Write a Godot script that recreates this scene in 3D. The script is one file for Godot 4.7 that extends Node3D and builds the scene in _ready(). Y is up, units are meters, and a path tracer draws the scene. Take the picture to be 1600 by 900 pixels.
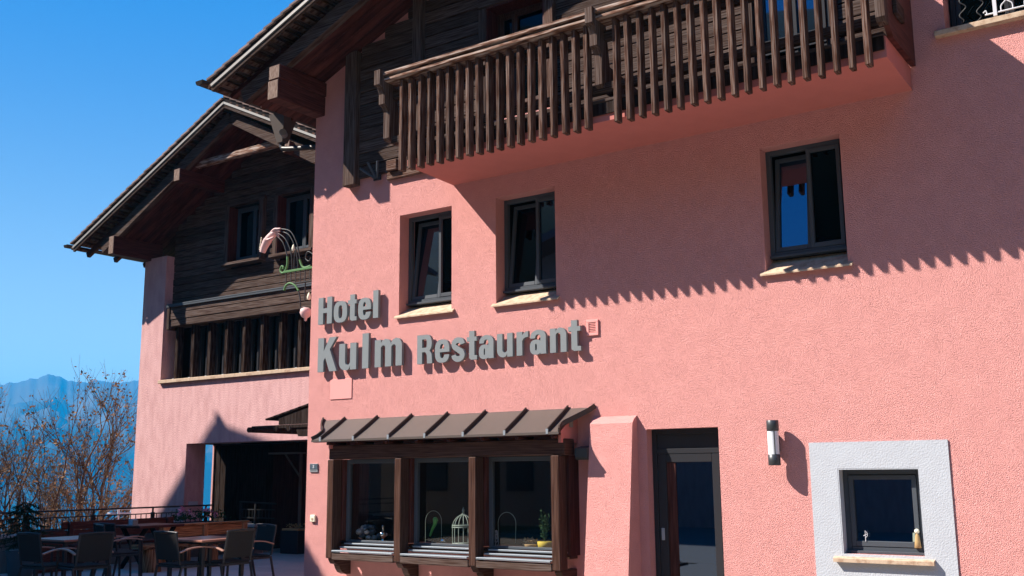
extends Node3D
# A pink alpine hotel: a main house with timber gable, balcony and bay window, a set-back wing on its left,
# a shaded terrace in front of the wing, autumn trees and a blue mountain ridge beyond.
# x runs along the facade (0 = left corner of the main house), z towards the street, y up; the terrace floor is y = 0.

var rng := RandomNumberGenerator.new()
var mats := {}
var tex := {}
var taken := {}

# ------------------------------------------------------------------ naming and committing
func numbered(parent: Node, called: String) -> String:
	var key := str(parent.get_instance_id()) + called
	taken[key] = taken.get(key, -1) + 1
	return called if taken[key] == 0 else "%s_%03d" % [called, taken[key]]

func begin() -> SurfaceTool:
	var st := SurfaceTool.new()
	st.begin(Mesh.PRIMITIVE_TRIANGLES)
	st.set_smooth_group(-1)
	return st

func obj(called: String, st: SurfaceTool, m: Material, parent: Node = self) -> MeshInstance3D:
	st.generate_normals()
	var o := MeshInstance3D.new()
	o.mesh = st.commit()
	o.material_override = m
	o.name = numbered(parent, called)
	parent.add_child(o, true)
	return o

func tag(o: Node, label: String, category := "", group := "", kind := "") -> Node:
	if label != "": o.set_meta("label", label)
	if category != "": o.set_meta("category", category)
	if group != "": o.set_meta("group", group)
	if kind != "": o.set_meta("kind", kind)
	return o

func thing(called: String, label: String, category: String, at := Vector3.ZERO, turn := 0.0, group := "") -> Node3D:
	var o := Node3D.new()
	o.name = numbered(self, called)
	add_child(o, true)
	o.position = at
	o.rotation.y = turn
	tag(o, label, category, group)
	return o

func copy_of(src: Node3D, called: String, label: String, at: Vector3, turn: float, group := "") -> Node3D:
	var r: Node3D = src.duplicate()
	r.name = numbered(self, called)
	add_child(r, true)
	r.position = at
	r.rotation.y = turn
	r.set_meta("label", label)
	if group != "": r.set_meta("group", group)
	return r

# ------------------------------------------------------------------ shapes
func tri(st: SurfaceTool, a: Vector3, b: Vector3, c: Vector3, centre: Vector3) -> void:
	var n := (b - a).cross(c - a)
	if n.dot((a + b + c) / 3.0 - centre) > 0.0:
		st.add_vertex(a); st.add_vertex(c); st.add_vertex(b)
	else:
		st.add_vertex(a); st.add_vertex(b); st.add_vertex(c)

func face(st: SurfaceTool, pts: Array, centre: Vector3) -> void:
	for i in range(1, pts.size() - 1):
		tri(st, pts[0], pts[i], pts[i + 1], centre)

func frame_box(st: SurfaceTool, o: Vector3, ax: Vector3, ay: Vector3, az: Vector3, ch := 0.0) -> void:
	# a box centred on o with half axes ax, ay, az and chamfer ch
	var h := [ax, ay, az]
	if ch <= 0.0:
		for k in 3:
			for s in [-1.0, 1.0]:
				var c: Vector3 = o + h[k] * s
				var u: Vector3 = h[(k + 1) % 3]
				var v: Vector3 = h[(k + 2) % 3]
				face(st, [c - u - v, c + u - v, c + u + v, c - u + v], o)
		return
	var cut := []
	for k in 3:
		var v: Vector3 = h[k]
		cut.append(v * max(0.0, 1.0 - ch / v.length()))
	var p := func(k: int, s: Array) -> Vector3:
		var r: Vector3 = o
		for j in 3:
			r += (h[j] if j == k else cut[j]) * s[j]
		return r
	for k in 3:
		for s in [-1.0, 1.0]:
			var q := []
			for uv in [[-1, -1], [1, -1], [1, 1], [-1, 1]]:
				var sg := [0.0, 0.0, 0.0]
				sg[k] = s; sg[(k + 1) % 3] = float(uv[0]); sg[(k + 2) % 3] = float(uv[1])
				q.append(p.call(k, sg))
			face(st, q, o)
	for k in 3:   # edges along axis k
		var i := (k + 1) % 3
		var j := (k + 2) % 3
		for si in [-1.0, 1.0]:
			for sj in [-1.0, 1.0]:
				var a := [0.0, 0.0, 0.0]
				a[i] = si; a[j] = sj; a[k] = -1.0
				var b := a.duplicate()
				b[k] = 1.0
				face(st, [p.call(i, a), p.call(i, b), p.call(j, b), p.call(j, a)], o)
	for sx in [-1.0, 1.0]:
		for sy in [-1.0, 1.0]:
			for sz in [-1.0, 1.0]:
				var s := [sx, sy, sz]
				face(st, [p.call(0, s), p.call(1, s), p.call(2, s)], o)

func bx(st: SurfaceTool, x0: float, x1: float, y0: float, y1: float, z0: float, z1: float, ch := 0.0) -> void:
	frame_box(st, Vector3(x0 + x1, y0 + y1, z0 + z1) / 2.0, Vector3(abs(x1 - x0) / 2.0, 0, 0), Vector3(0, abs(y1 - y0) / 2.0, 0), Vector3(0, 0, abs(z1 - z0) / 2.0), ch)

func bar(st: SurfaceTool, p: Vector3, q: Vector3, wide: float, high: float, up := Vector3.UP, ch := 0.0) -> void:
	var d := (q - p)
	var s := d.cross(up).normalized()
	if s.length() < 0.5: s = Vector3.RIGHT
	var u := s.cross(d).normalized()
	frame_box(st, (p + q) / 2.0, d / 2.0, s * wide / 2.0, u * high / 2.0, ch)

func prism(st: SurfaceTool, poly: PackedVector2Array, o: Vector3, u: Vector3, v: Vector3, w: Vector3) -> void:
	# polygon in the plane (u, v) at o, pushed out along w
	var ids := Geometry2D.triangulate_polygon(poly)
	if Geometry2D.is_polygon_clockwise(poly) != (u.cross(v).dot(w) < 0.0):
		poly = poly.duplicate()
		poly.reverse()
		ids = Geometry2D.triangulate_polygon(poly)
	var at := func(i: int, t: float) -> Vector3: return o + u * poly[i].x + v * poly[i].y + w * t
	for k in range(0, ids.size(), 3):
		var a: Vector3 = at.call(ids[k], 1.0)
		var b: Vector3 = at.call(ids[k + 1], 1.0)
		var c: Vector3 = at.call(ids[k + 2], 1.0)
		tri(st, a, b, c, a - w)
		tri(st, a - w, b - w, c - w, a)
	for i in poly.size():
		var j := (i + 1) % poly.size()
		var a: Vector3 = at.call(i, 0.0)
		var b: Vector3 = at.call(j, 0.0)
		var mid := (a + b + w) / 2.0
		var n := (b - a).cross(w)
		var ins := mid
		var probe: Vector2 = (poly[i] + poly[j]) / 2.0 + (poly[j] - poly[i]).orthogonal().normalized() * 0.0005
		var toward: Vector3 = o + u * probe.x + v * probe.y + w * 0.5
		ins = toward if Geometry2D.is_point_in_polygon(probe, poly) else 2.0 * mid - toward
		if n.length() > 0.0:
			face(st, [a, b, b + w, a + w], ins)

func tube(st: SurfaceTool, pts: Array, r0: float, r1: float, seg := 8, caps := true) -> void:
	st.set_smooth_group(1)
	var rings := []
	var side := Vector3.ZERO
	for i in pts.size():
		var d: Vector3 = (pts[min(i + 1, pts.size() - 1)] - pts[max(i - 1, 0)]).normalized()
		if side == Vector3.ZERO:
			side = d.cross(Vector3.UP if abs(d.y) < 0.9 else Vector3.RIGHT).normalized()
		side = (side - d * side.dot(d)).normalized()
		var up := side.cross(d)
		var r: float = lerp(r0, r1, float(i) / max(1, pts.size() - 1))
		var ring := []
		for k in seg:
			var a := TAU * k / seg
			ring.append(pts[i] + (side * cos(a) + up * sin(a)) * r)
		rings.append(ring)
	for i in pts.size() - 1:
		var c: Vector3 = (pts[i] + pts[i + 1]) / 2.0
		for k in seg:
			var k2 := (k + 1) % seg
			face(st, [rings[i][k], rings[i][k2], rings[i + 1][k2], rings[i + 1][k]], c)
	st.set_smooth_group(-1)
	if caps:
		face(st, rings[0], pts[1])
		face(st, rings[-1], pts[-2])

func lathe(st: SurfaceTool, prof: Array, c: Vector3, seg := 16, smooth := true) -> void:
	# profile of (radius, height) from the bottom up
	st.set_smooth_group(2 if smooth else -1)
	for i in prof.size() - 1:
		var a: Vector2 = prof[i]
		var b: Vector2 = prof[i + 1]
		for k in seg:
			var t0 := TAU * k / seg
			var t1 := TAU * (k + 1) / seg
			var d0 := Vector3(cos(t0), 0, sin(t0))
			var d1 := Vector3(cos(t1), 0, sin(t1))
			var q := [c + d0 * a.x + Vector3.UP * a.y, c + d1 * a.x + Vector3.UP * a.y, c + d1 * b.x + Vector3.UP * b.y, c + d0 * b.x + Vector3.UP * b.y]
			var out := (d0 + d1).normalized() * (b.y - a.y) + Vector3.UP * (a.x - b.x)
			var mid: Vector3 = (q[0] + q[1] + q[2] + q[3]) / 4.0
			face(st, q, mid - out)
	st.set_smooth_group(-1)

func ball(st: SurfaceTool, c: Vector3, r: float, squash := 1.0, seg := 10) -> void:
	var prof := []
	for i in 7:
		var a := PI * i / 6.0 - PI / 2.0
		prof.append(Vector2(cos(a) * r, sin(a) * r * squash))
	lathe(st, prof, c, seg)

func arc(c: Vector3, u: Vector3, v: Vector3, a0: float, a1: float, n: int, r0 := 1.0, r1 := 1.0) -> Array:
	var out := []
	for i in n + 1:
		var t := float(i) / n
		var a: float = lerp(a0, a1, t)
		var r: float = lerp(r0, r1, t)
		out.append(c + (u * cos(a) + v * sin(a)) * r)
	return out

func curve(pts: Array, n := 8) -> Array:
	# a smooth line through the points (Catmull-Rom)
	var out := []
	for i in pts.size() - 1:
		var p0: Vector3 = pts[max(i - 1, 0)]
		var p1: Vector3 = pts[i]
		var p2: Vector3 = pts[i + 1]
		var p3: Vector3 = pts[min(i + 2, pts.size() - 1)]
		for k in n:
			out.append(p1.cubic_interpolate(p2, p0, p3, float(k) / n))
	out.append(pts[-1])
	return out

func holed_wall(st: SurfaceTool, x0: float, x1: float, y0: float, y1: float, holes: Array, zf: float, zb: float) -> void:
	# a wall with rectangular openings [xa, xb, ya, yb], with reveals
	var xs := [x0, x1]
	var ys := [y0, y1]
	for h in holes:
		for v in [h[0], h[1]]:
			if v > x0 and v < x1 and not xs.has(v): xs.append(v)
		for v in [h[2], h[3]]:
			if v > y0 and v < y1 and not ys.has(v): ys.append(v)
	xs.sort(); ys.sort()
	var solid := func(i: int, j: int) -> bool:
		if i < 0 or j < 0 or i >= xs.size() - 1 or j >= ys.size() - 1: return false
		var mx: float = (xs[i] + xs[i + 1]) / 2.0
		var my: float = (ys[j] + ys[j + 1]) / 2.0
		for h in holes:
			if mx > h[0] and mx < h[1] and my > h[2] and my < h[3]: return false
		return true
	for i in xs.size() - 1:
		for j in ys.size() - 1:
			if not solid.call(i, j): continue
			var xa: float = xs[i]
			var xb: float = xs[i + 1]
			var ya: float = ys[j]
			var yb: float = ys[j + 1]
			var c := Vector3((xa + xb) / 2.0, (ya + yb) / 2.0, (zf + zb) / 2.0)
			for z in [zf, zb]:
				face(st, [Vector3(xa, ya, z), Vector3(xb, ya, z), Vector3(xb, yb, z), Vector3(xa, yb, z)], c)
			if not solid.call(i - 1, j): face(st, [Vector3(xa, ya, zf), Vector3(xa, yb, zf), Vector3(xa, yb, zb), Vector3(xa, ya, zb)], c)
			if not solid.call(i + 1, j): face(st, [Vector3(xb, ya, zf), Vector3(xb, yb, zf), Vector3(xb, yb, zb), Vector3(xb, ya, zb)], c)
			if not solid.call(i, j - 1): face(st, [Vector3(xa, ya, zf), Vector3(xb, ya, zf), Vector3(xb, ya, zb), Vector3(xa, ya, zb)], c)
			if not solid.call(i, j + 1): face(st, [Vector3(xa, yb, zf), Vector3(xb, yb, zf), Vector3(xb, yb, zb), Vector3(xa, yb, zb)], c)

# ------------------------------------------------------------------ textures and materials
func noise(seed_: int, freq: float, octaves := 4, kind := FastNoiseLite.TYPE_SIMPLEX_SMOOTH) -> FastNoiseLite:
	var n := FastNoiseLite.new()
	n.seed = seed_
	n.noise_type = kind
	n.frequency = freq
	n.fractal_octaves = octaves
	return n

func tiled(n: FastNoiseLite, w: int, h: int) -> Image:
	# a repeating noise picture whose overlapped borders keep their contrast (so that no pale seams show)
	var sx := int(w * 0.12)
	var sy := int(h * 0.12)
	var big := n.get_image(w + sx, h + sy)
	big.convert(Image.FORMAT_L8)
	var src := big.get_data()
	var bw := w + sx
	var sum := 0
	for i in range(0, src.size(), 97): sum += src[i]
	var mean := float(sum) / (src.size() / 97 + 1)
	for y in h + sy:
		for x in sx:
			var t := float(x) / sx
			var i := y * bw + x
			src[i] = clampi(int(mean + ((src[i] - mean) * t + (src[i + w] - mean) * (1.0 - t)) / sqrt(t * t + (1.0 - t) * (1.0 - t))), 0, 255)
	var out := PackedByteArray()
	for y in h:
		out.append_array(src.slice(y * bw, y * bw + w))
	for y in sy:
		var t := float(y) / sy
		var k := 1.0 / sqrt(t * t + (1.0 - t) * (1.0 - t))
		for x in w:
			var a := out[y * w + x]
			var b := src[(y + h) * bw + x]
			out[y * w + x] = clampi(int(mean + ((a - mean) * t + (b - mean) * (1.0 - t)) * k), 0, 255)
	return Image.create_from_data(w, h, false, Image.FORMAT_L8, out)

func ramp_texture(img: Image, stops: Array) -> ImageTexture:
	# grey image -> colours (sRGB) through the stops [[at, Color], ...]
	var w := img.get_width()
	var h := img.get_height()
	var lut := []
	for i in 256:
		var t := i / 255.0
		var c: Color = stops[0][1]
		for k in stops.size() - 1:
			if t >= stops[k][0]:
				c = stops[k][1].lerp(stops[k + 1][1], clamp((t - stops[k][0]) / (stops[k + 1][0] - stops[k][0]), 0.0, 1.0))
		lut.append([int(c.r * 255), int(c.g * 255), int(c.b * 255)])
	img.convert(Image.FORMAT_L8)
	var src := img.get_data()
	var dst := PackedByteArray()
	dst.resize(w * h * 3)
	for i in w * h:
		var l: Array = lut[src[i]]
		dst[i * 3] = l[0]; dst[i * 3 + 1] = l[1]; dst[i * 3 + 2] = l[2]
	var im := Image.create_from_data(w, h, false, Image.FORMAT_RGB8, dst)
	im.generate_mipmaps()
	return ImageTexture.create_from_image(im)

func mixed(a: Image, b: Image, share: float) -> Image:
	a.convert(Image.FORMAT_L8); b.convert(Image.FORMAT_L8)
	var da := a.get_data()
	var db := b.get_data()
	for i in da.size():
		da[i] = int(lerp(float(da[i]), float(db[i]), share))
	return Image.create_from_data(a.get_width(), a.get_height(), false, Image.FORMAT_L8, da)

func grain_image(seed_: int, along_v: bool) -> Image:
	var fine := tiled(noise(seed_, 0.05, 4), 48, 512)
	fine.resize(512, 512, Image.INTERPOLATE_CUBIC)
	var broad := tiled(noise(seed_ + 7, 0.03, 3), 160, 512)
	broad.resize(512, 512, Image.INTERPOLATE_CUBIC)
	var img := mixed(fine, broad, 0.45)
	if along_v: img.rotate_90(CLOCKWISE)
	return img

func lin(r: float, g: float, b: float) -> Color:
	return Color(r, g, b).linear_to_srgb()

func mat(called: String, c: Color, rough := 0.8, metal := 0.0, t: Texture2D = null, scale := Vector3.ONE, relief: Texture2D = null, cm := 0.0) -> StandardMaterial3D:
	var m := StandardMaterial3D.new()
	m.albedo_color = c
	m.roughness = rough
	m.metallic = metal
	m.metallic_specular = 0.12 if rough > 0.65 else (0.3 if metal < 0.1 else 0.5)
	if t or relief:
		m.uv1_triplanar = true
		m.uv1_triplanar_sharpness = 6.0
		m.uv1_scale = scale
	if t: m.albedo_texture = t
	if relief:
		m.heightmap_enabled = true
		m.heightmap_texture = relief
		m.heightmap_scale = cm
	mats[called] = m
	return m

func make_materials() -> void:
	# stucco: worm-like rubbed render, relief from cellular and simplex noise
	var cell := noise(11, 0.05, 3, FastNoiseLite.TYPE_SIMPLEX)
	cell.fractal_type = FastNoiseLite.FRACTAL_RIDGED
	var a := tiled(cell, 1024, 1024)
	var b := tiled(noise(5, 0.09, 4), 1024, 1024)
	var raw := mixed(a, b, 0.5)
	var hd := raw.get_data()
	var md := tiled(noise(14, 0.006, 3), 1024, 1024).get_data()
	for i in hd.size():   # the trowel rubbed some patches smoother than others
		hd[i] = clampi(int(128.0 + (hd[i] - 128.0) * (0.88 + 0.2 * md[i] / 255.0)), 0, 255)
	var stucco := ImageTexture.create_from_image(Image.create_from_data(1024, 1024, false, Image.FORMAT_L8, hd))
	var fine := ImageTexture.create_from_image(tiled(noise(9, 0.09, 3), 512, 512))
	var blot := ramp_texture(mixed(tiled(noise(21, 0.008, 5), 512, 512), tiled(noise(22, 0.09, 3), 512, 512), 0.35), [[0.0, Color(0.955, 0.945, 0.945)], [0.5, Color(0.98, 0.975, 0.975)], [1.0, Color(1, 1, 1)]])
	var streak_src := tiled(noise(31, 0.02, 5), 512, 128)
	streak_src.resize(512, 512, Image.INTERPOLATE_CUBIC)
	var streak := ramp_texture(mixed(streak_src, tiled(noise(22, 0.09, 3), 512, 512), 0.35), [[0.0, Color(0.86, 0.82, 0.82)], [0.45, Color(0.94, 0.92, 0.92)], [1.0, Color(1, 1, 1)]])
	mat("pink", lin(0.83, 0.39, 0.362), 0.9, 0.0, blot, Vector3.ONE * 0.8, stucco, 2.3)
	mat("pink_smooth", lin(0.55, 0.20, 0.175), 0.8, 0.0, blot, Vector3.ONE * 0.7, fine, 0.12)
	mat("pink_pale", lin(0.70, 0.425, 0.415), 0.92, 0.0, streak, Vector3.ONE * 0.55, fine, 0.5)
	mat("plate_pink", lin(0.80, 0.355, 0.33), 0.8)
	mat("white_render", lin(0.50, 0.53, 0.575), 0.9, 0.0, blot, Vector3.ONE * 0.9, fine, 0.25)
	mat("concrete", lin(0.22, 0.20, 0.185), 0.9, 0.0, streak, Vector3.ONE * 0.8, fine, 0.3)
	var stone := ramp_texture(mixed(tiled(noise(41, 0.02, 5), 512, 512), tiled(noise(42, 0.12, 2), 512, 512), 0.3), [[0.0, Color(0.72, 0.62, 0.56)], [0.5, Color(0.93, 0.9, 0.86)], [1.0, Color(1, 0.98, 0.95)]])
	mat("stone", lin(0.62, 0.50, 0.40), 0.7, 0.0, stone, Vector3.ONE * 0.9)
	# timbers: grain along x or z (h) and grain along y (v)
	for dir in ["h", "v"]:
		var g := grain_image(51, dir == "v")
		var bump := ImageTexture.create_from_image(g.duplicate())
		var old := ramp_texture(g.duplicate(), [[0.15, Color(0.50, 0.40, 0.36)], [0.45, Color(0.78, 0.72, 0.69)], [0.62, Color(0.92, 0.89, 0.88)], [0.9, Color(1, 1, 1)]])
		var g2 := grain_image(77, dir == "v")
		var worn := ramp_texture(g2.duplicate(), [[0.2, Color(0.36, 0.28, 0.26)], [0.42, Color(0.66, 0.5, 0.43)], [0.55, Color(0.84, 0.76, 0.72)], [0.8, Color(1, 0.98, 0.97)]])
		var sc := Vector3(0.40, 2.3, 0.40) if dir == "h" else Vector3(2.3, 0.40, 2.3)
		for k in 3:
			var f: float = [0.8, 1.0, 1.22][k]
			mat("board_%s%d" % [dir, k], lin(0.125 * f, 0.098 * f, 0.087 * f), 0.82, 0.0, old, sc, bump, 0.35)
			mat("slat_%s%d" % [dir, k], lin(0.19 * f, 0.152 * f, 0.136 * f), 0.75, 0.0, worn, sc * 1.4, bump, 0.3)
			mat("red_%s%d" % [dir, k], lin(0.115 * f, 0.040 * f, 0.032 * f), 0.6, 0.0, old, sc, bump, 0.15)
		mat("varnish_" + dir, lin(0.105, 0.058, 0.043), 0.42, 0.0, old, sc, bump, 0.08)
		mat("orange_" + dir, lin(0.80, 0.43, 0.19), 0.6, 0.0, old, sc, bump, 0.15)
		mat("log_" + dir, lin(0.50, 0.36, 0.21), 0.75, 0.0, worn, sc, bump, 0.3)
	mat("fin_wood", lin(0.06, 0.053, 0.05), 0.8, 0.0, mats["slat_v1"].albedo_texture, Vector3(1.1, 0.45, 1.1))
	mat("dark_wood", lin(0.045, 0.036, 0.033), 0.8, 0.0, mats["board_v1"].albedo_texture, Vector3(1.1, 0.45, 1.1))
	mat("rail_wood", lin(0.50, 0.45, 0.41), 0.7, 0.0, mats["slat_h1"].albedo_texture, Vector3(0.45, 1.1, 0.45) * 1.4)
	mat("end_grain", lin(0.36, 0.29, 0.25), 0.85, 0.0, mats["board_v1"].albedo_texture, Vector3(6, 2, 6))
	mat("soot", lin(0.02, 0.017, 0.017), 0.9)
	mat("frame", lin(0.068, 0.077, 0.09), 0.5)
	mat("frame_dark", lin(0.028, 0.028, 0.032), 0.4)
	mat("aluminium", lin(0.30, 0.335, 0.37), 0.4, 0.25)
	mat("zinc", lin(0.26, 0.25, 0.235), 0.55, 0.2, blot, Vector3.ONE * 2.0)
	mat("gutter", lin(0.042, 0.036, 0.033), 0.45, 0.3, blot, Vector3.ONE * 2.0)
	mat("sheet", lin(0.095, 0.074, 0.064), 0.5, 0.15, blot, Vector3.ONE * 1.3)
	mat("sheet_edge", lin(0.05, 0.035, 0.03), 0.5, 0.1)
	mat("letter", lin(0.225, 0.25, 0.26), 0.55, 0.0, blot, Vector3.ONE * 2.0)
	for k in 3:
		var f: float = [0.75, 1.0, 1.25][k]
		mat("tile%d" % k, lin(0.26 * f, 0.185 * f, 0.16 * f), 0.85, 0.0, blot, Vector3.ONE * 3.0, fine, 0.4)
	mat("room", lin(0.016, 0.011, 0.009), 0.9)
	mat("curtain", lin(0.16, 0.13, 0.12), 0.9)
	var g := mat("glass", Color(0.0, 0.0, 0.0, 0.012), 0.02)
	g.metallic_specular = 0.5
	g.transparency = BaseMaterial3D.TRANSPARENCY_ALPHA
	mat("mirror_glass", lin(0.11, 0.15, 0.22), 0.02, 1.0)
	mat("dim_glass", lin(0.012, 0.016, 0.021), 0.03, 1.0)
	mat("iron", lin(0.022, 0.022, 0.024), 0.5, 0.3)
	mat("white_iron", lin(0.62, 0.62, 0.66), 0.5)
	mat("lamp_glass", lin(0.72, 0.74, 0.78), 0.35)
	mat("lamp_metal", lin(0.06, 0.065, 0.07), 0.4, 0.4)
	mat("mesh_fabric", lin(0.030, 0.027, 0.026), 0.7)
	mat("arm_wood", lin(0.42, 0.22, 0.16), 0.4)
	mat("table_top", lin(0.36, 0.16, 0.11), 0.28)
	mat("slab", lin(0.46, 0.425, 0.39), 0.85, 0.0, blot, Vector3.ONE * 1.5, fine, 0.2)
	mat("slab_b", lin(0.41, 0.38, 0.35), 0.85, 0.0, blot, Vector3.ONE * 1.2, fine, 0.2)
	mat("asphalt", lin(0.26, 0.23, 0.195), 0.95, 0.0, blot, Vector3.ONE * 0.6)
	mat("bark", lin(0.22, 0.165, 0.125), 0.95, 0.0, mats["board_v1"].albedo_texture, Vector3(3, 1.2, 3))
	var leafcols := [[0.24, 0.115, 0.055], [0.17, 0.09, 0.055], [0.30, 0.18, 0.10], [0.13, 0.075, 0.035], [0.05, 0.075, 0.025]]
	for k in leafcols.size():
		var m := mat("leaf%d" % k, lin(leafcols[k][0], leafcols[k][1], leafcols[k][2]), 0.8)
		m.backlight_enabled = true
		m.backlight = Color(0.35, 0.3, 0.25)
		m.cull_mode = BaseMaterial3D.CULL_DISABLED
	mat("needle", lin(0.022, 0.045, 0.026), 0.8)
	mat("green_paint", lin(0.09, 0.20, 0.075), 0.55)
	mat("skin_paint", lin(0.70, 0.47, 0.45), 0.5)
	mat("cream", lin(0.85, 0.80, 0.62), 0.5)
	mat("petal", lin(0.62, 0.25, 0.36), 0.7)
	mat("petal_pale", lin(0.72, 0.42, 0.48), 0.7)
	mat("green_leaf", lin(0.035, 0.07, 0.03), 0.7)
	mat("plaque", lin(0.075, 0.105, 0.13), 0.4)
	mat("plaque_pale", lin(0.30, 0.31, 0.32), 0.5)
	mat("bird_green", lin(0.10, 0.36, 0.08), 0.4)
	mat("cage", lin(0.28, 0.34, 0.29), 0.45)
	mat("yellow", lin(0.55, 0.42, 0.05), 0.5)
	mat("straw", lin(0.40, 0.27, 0.13), 0.8)
	mat("house_wall", lin(0.42, 0.38, 0.33), 0.9, 0.0, streak, Vector3.ONE * 0.5)
	var land := mat("land", Color.WHITE, 0.95)
	land.vertex_color_use_as_albedo = true

func pick(base: String) -> Material:
	return mats[base + str(rng.randi_range(0, 2))]

# ------------------------------------------------------------------ building helpers
func boards(parent: Node, base: String, z0: float, z1: float, y0: float, y1: float, high: float, x_from: Callable, x_to: Callable, holes: Array, name_ := "board") -> void:
	# horizontal boards one above the other, each cut where an opening or a post stands
	var y := y0
	while y < y1 - 0.02:
		var top: float = min(y + high, y1)
		var spans := [[x_from.call(y), x_to.call(y)]]
		for h in holes:
			if h[3] <= y + 0.02 or h[2] >= top - 0.02: continue
			var next := []
			for s in spans:
				if h[1] <= s[0] or h[0] >= s[1]: next.append(s); continue
				if h[0] > s[0] + 0.02: next.append([s[0], h[0]])
				if h[1] < s[1] - 0.02: next.append([h[1], s[1]])
			spans = next
		for s in spans:
			if s[1] - s[0] < 0.05: continue
			var st := begin()
			var proud := rng.randf_range(-0.006, 0.006)
			bx(st, s[0], s[1], y + 0.006, top - 0.006, z0, z1 + proud, 0.007)
			obj(name_, st, pick(base), parent)
		y += high

func window_unit(parent: Node, x0: float, x1: float, y0: float, y1: float, z: float, splits: Array, fm: Material, glass: Array, tilt := -1) -> MeshInstance3D:
	# outer frame, casements split at the given x, each with its own sash and pane
	var st := begin()
	var f := 0.055
	bx(st, x0, x0 + f, y0, y1, z - 0.07, z, 0.004)
	bx(st, x1 - f, x1, y0, y1, z - 0.07, z, 0.004)
	bx(st, x0 + f, x1 - f, y1 - f, y1, z - 0.07, z, 0.004)
	bx(st, x0 + f, x1 - f, y0, y0 + f + 0.015, z - 0.07, z + 0.012, 0.004)
	bx(st, x0 + 0.01, x1 - 0.01, y0 + 0.002, y0 + 0.03, z + 0.014, z + 0.05, 0.003)
	var w := obj("window", st, fm, parent)
	var xs := [x0 + f]
	for s in splits: xs.append(s)
	xs.append(x1 - f)
	for i in xs.size() - 1:
		var a: float = xs[i] + (0.002 if i > 0 else 0.004)
		var b: float = xs[i + 1] - (0.002 if i < xs.size() - 2 else 0.004)
		var ya := y0 + f + 0.018
		var yb := y1 - f - 0.004
		var s := 0.045
		var ss := begin()
		var zs := 0.018
		bx(ss, a, a + s, ya, yb, z - 0.055, z + zs, 0.004)
		bx(ss, b - s, b, ya, yb, z - 0.055, z + zs, 0.004)
		bx(ss, a + s, b - s, ya, ya + s + 0.01, z - 0.055, z + zs, 0.004)
		bx(ss, a + s, b - s, yb - s, yb, z - 0.055, z + zs, 0.004)
		var sash := obj("sash", ss, fm, w)
		var gs := begin()
		bx(gs, a + s, b - s, ya + s + 0.01, yb - s, z - 0.032, z - 0.022)
		var pane := obj("pane", gs, glass[min(i, glass.size() - 1)], w)
		if i == tilt:   # bottom-hung and tilted inwards
			for o in [sash, pane]:
				var t := Transform3D(Basis(Vector3.RIGHT, -0.12), Vector3.ZERO)
				var pivot := Vector3(0, ya, z - 0.02)
				o.transform = Transform3D(t.basis, pivot - t.basis * pivot + Vector3(0, 0, -0.03))
	return w

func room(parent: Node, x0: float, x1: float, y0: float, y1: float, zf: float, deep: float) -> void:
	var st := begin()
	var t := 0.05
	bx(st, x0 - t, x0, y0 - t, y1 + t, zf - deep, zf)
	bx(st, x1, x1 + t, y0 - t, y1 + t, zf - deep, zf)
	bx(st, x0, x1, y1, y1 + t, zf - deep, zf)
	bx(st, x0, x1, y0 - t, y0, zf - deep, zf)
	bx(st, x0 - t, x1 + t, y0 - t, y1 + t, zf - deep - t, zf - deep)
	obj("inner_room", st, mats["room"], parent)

func sloping_sill(parent: Node, x0: float, x1: float, y_front: float, y_back: float, zf: float, zb: float, thick: float, ear: float, m: Material) -> MeshInstance3D:
	# a stone sill that falls towards the front; its front strip is wider than the opening (ears)
	var st := begin()
	var slope := (y_back - y_front) / (zf - zb)
	var yw := y_front + slope * zf
	prism(st, PackedVector2Array([Vector2(zb, y_back - thick), Vector2(zb, y_back), Vector2(0.002, yw), Vector2(0.002, yw - thick)]), Vector3(x0, 0, 0), Vector3(0, 0, 1), Vector3(0, 1, 0), Vector3(x1 - x0, 0, 0))
	prism(st, PackedVector2Array([Vector2(0.002, yw - thick), Vector2(0.002, yw), Vector2(zf - 0.006, y_front + 0.002), Vector2(zf, y_front - 0.006), Vector2(zf, y_front - thick)]), Vector3(x0 - ear, 0, 0), Vector3(0, 0, 1), Vector3(0, 1, 0), Vector3(x1 - x0 + 2 * ear, 0, 0))
	return obj("window_sill", st, m, parent)

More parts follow.
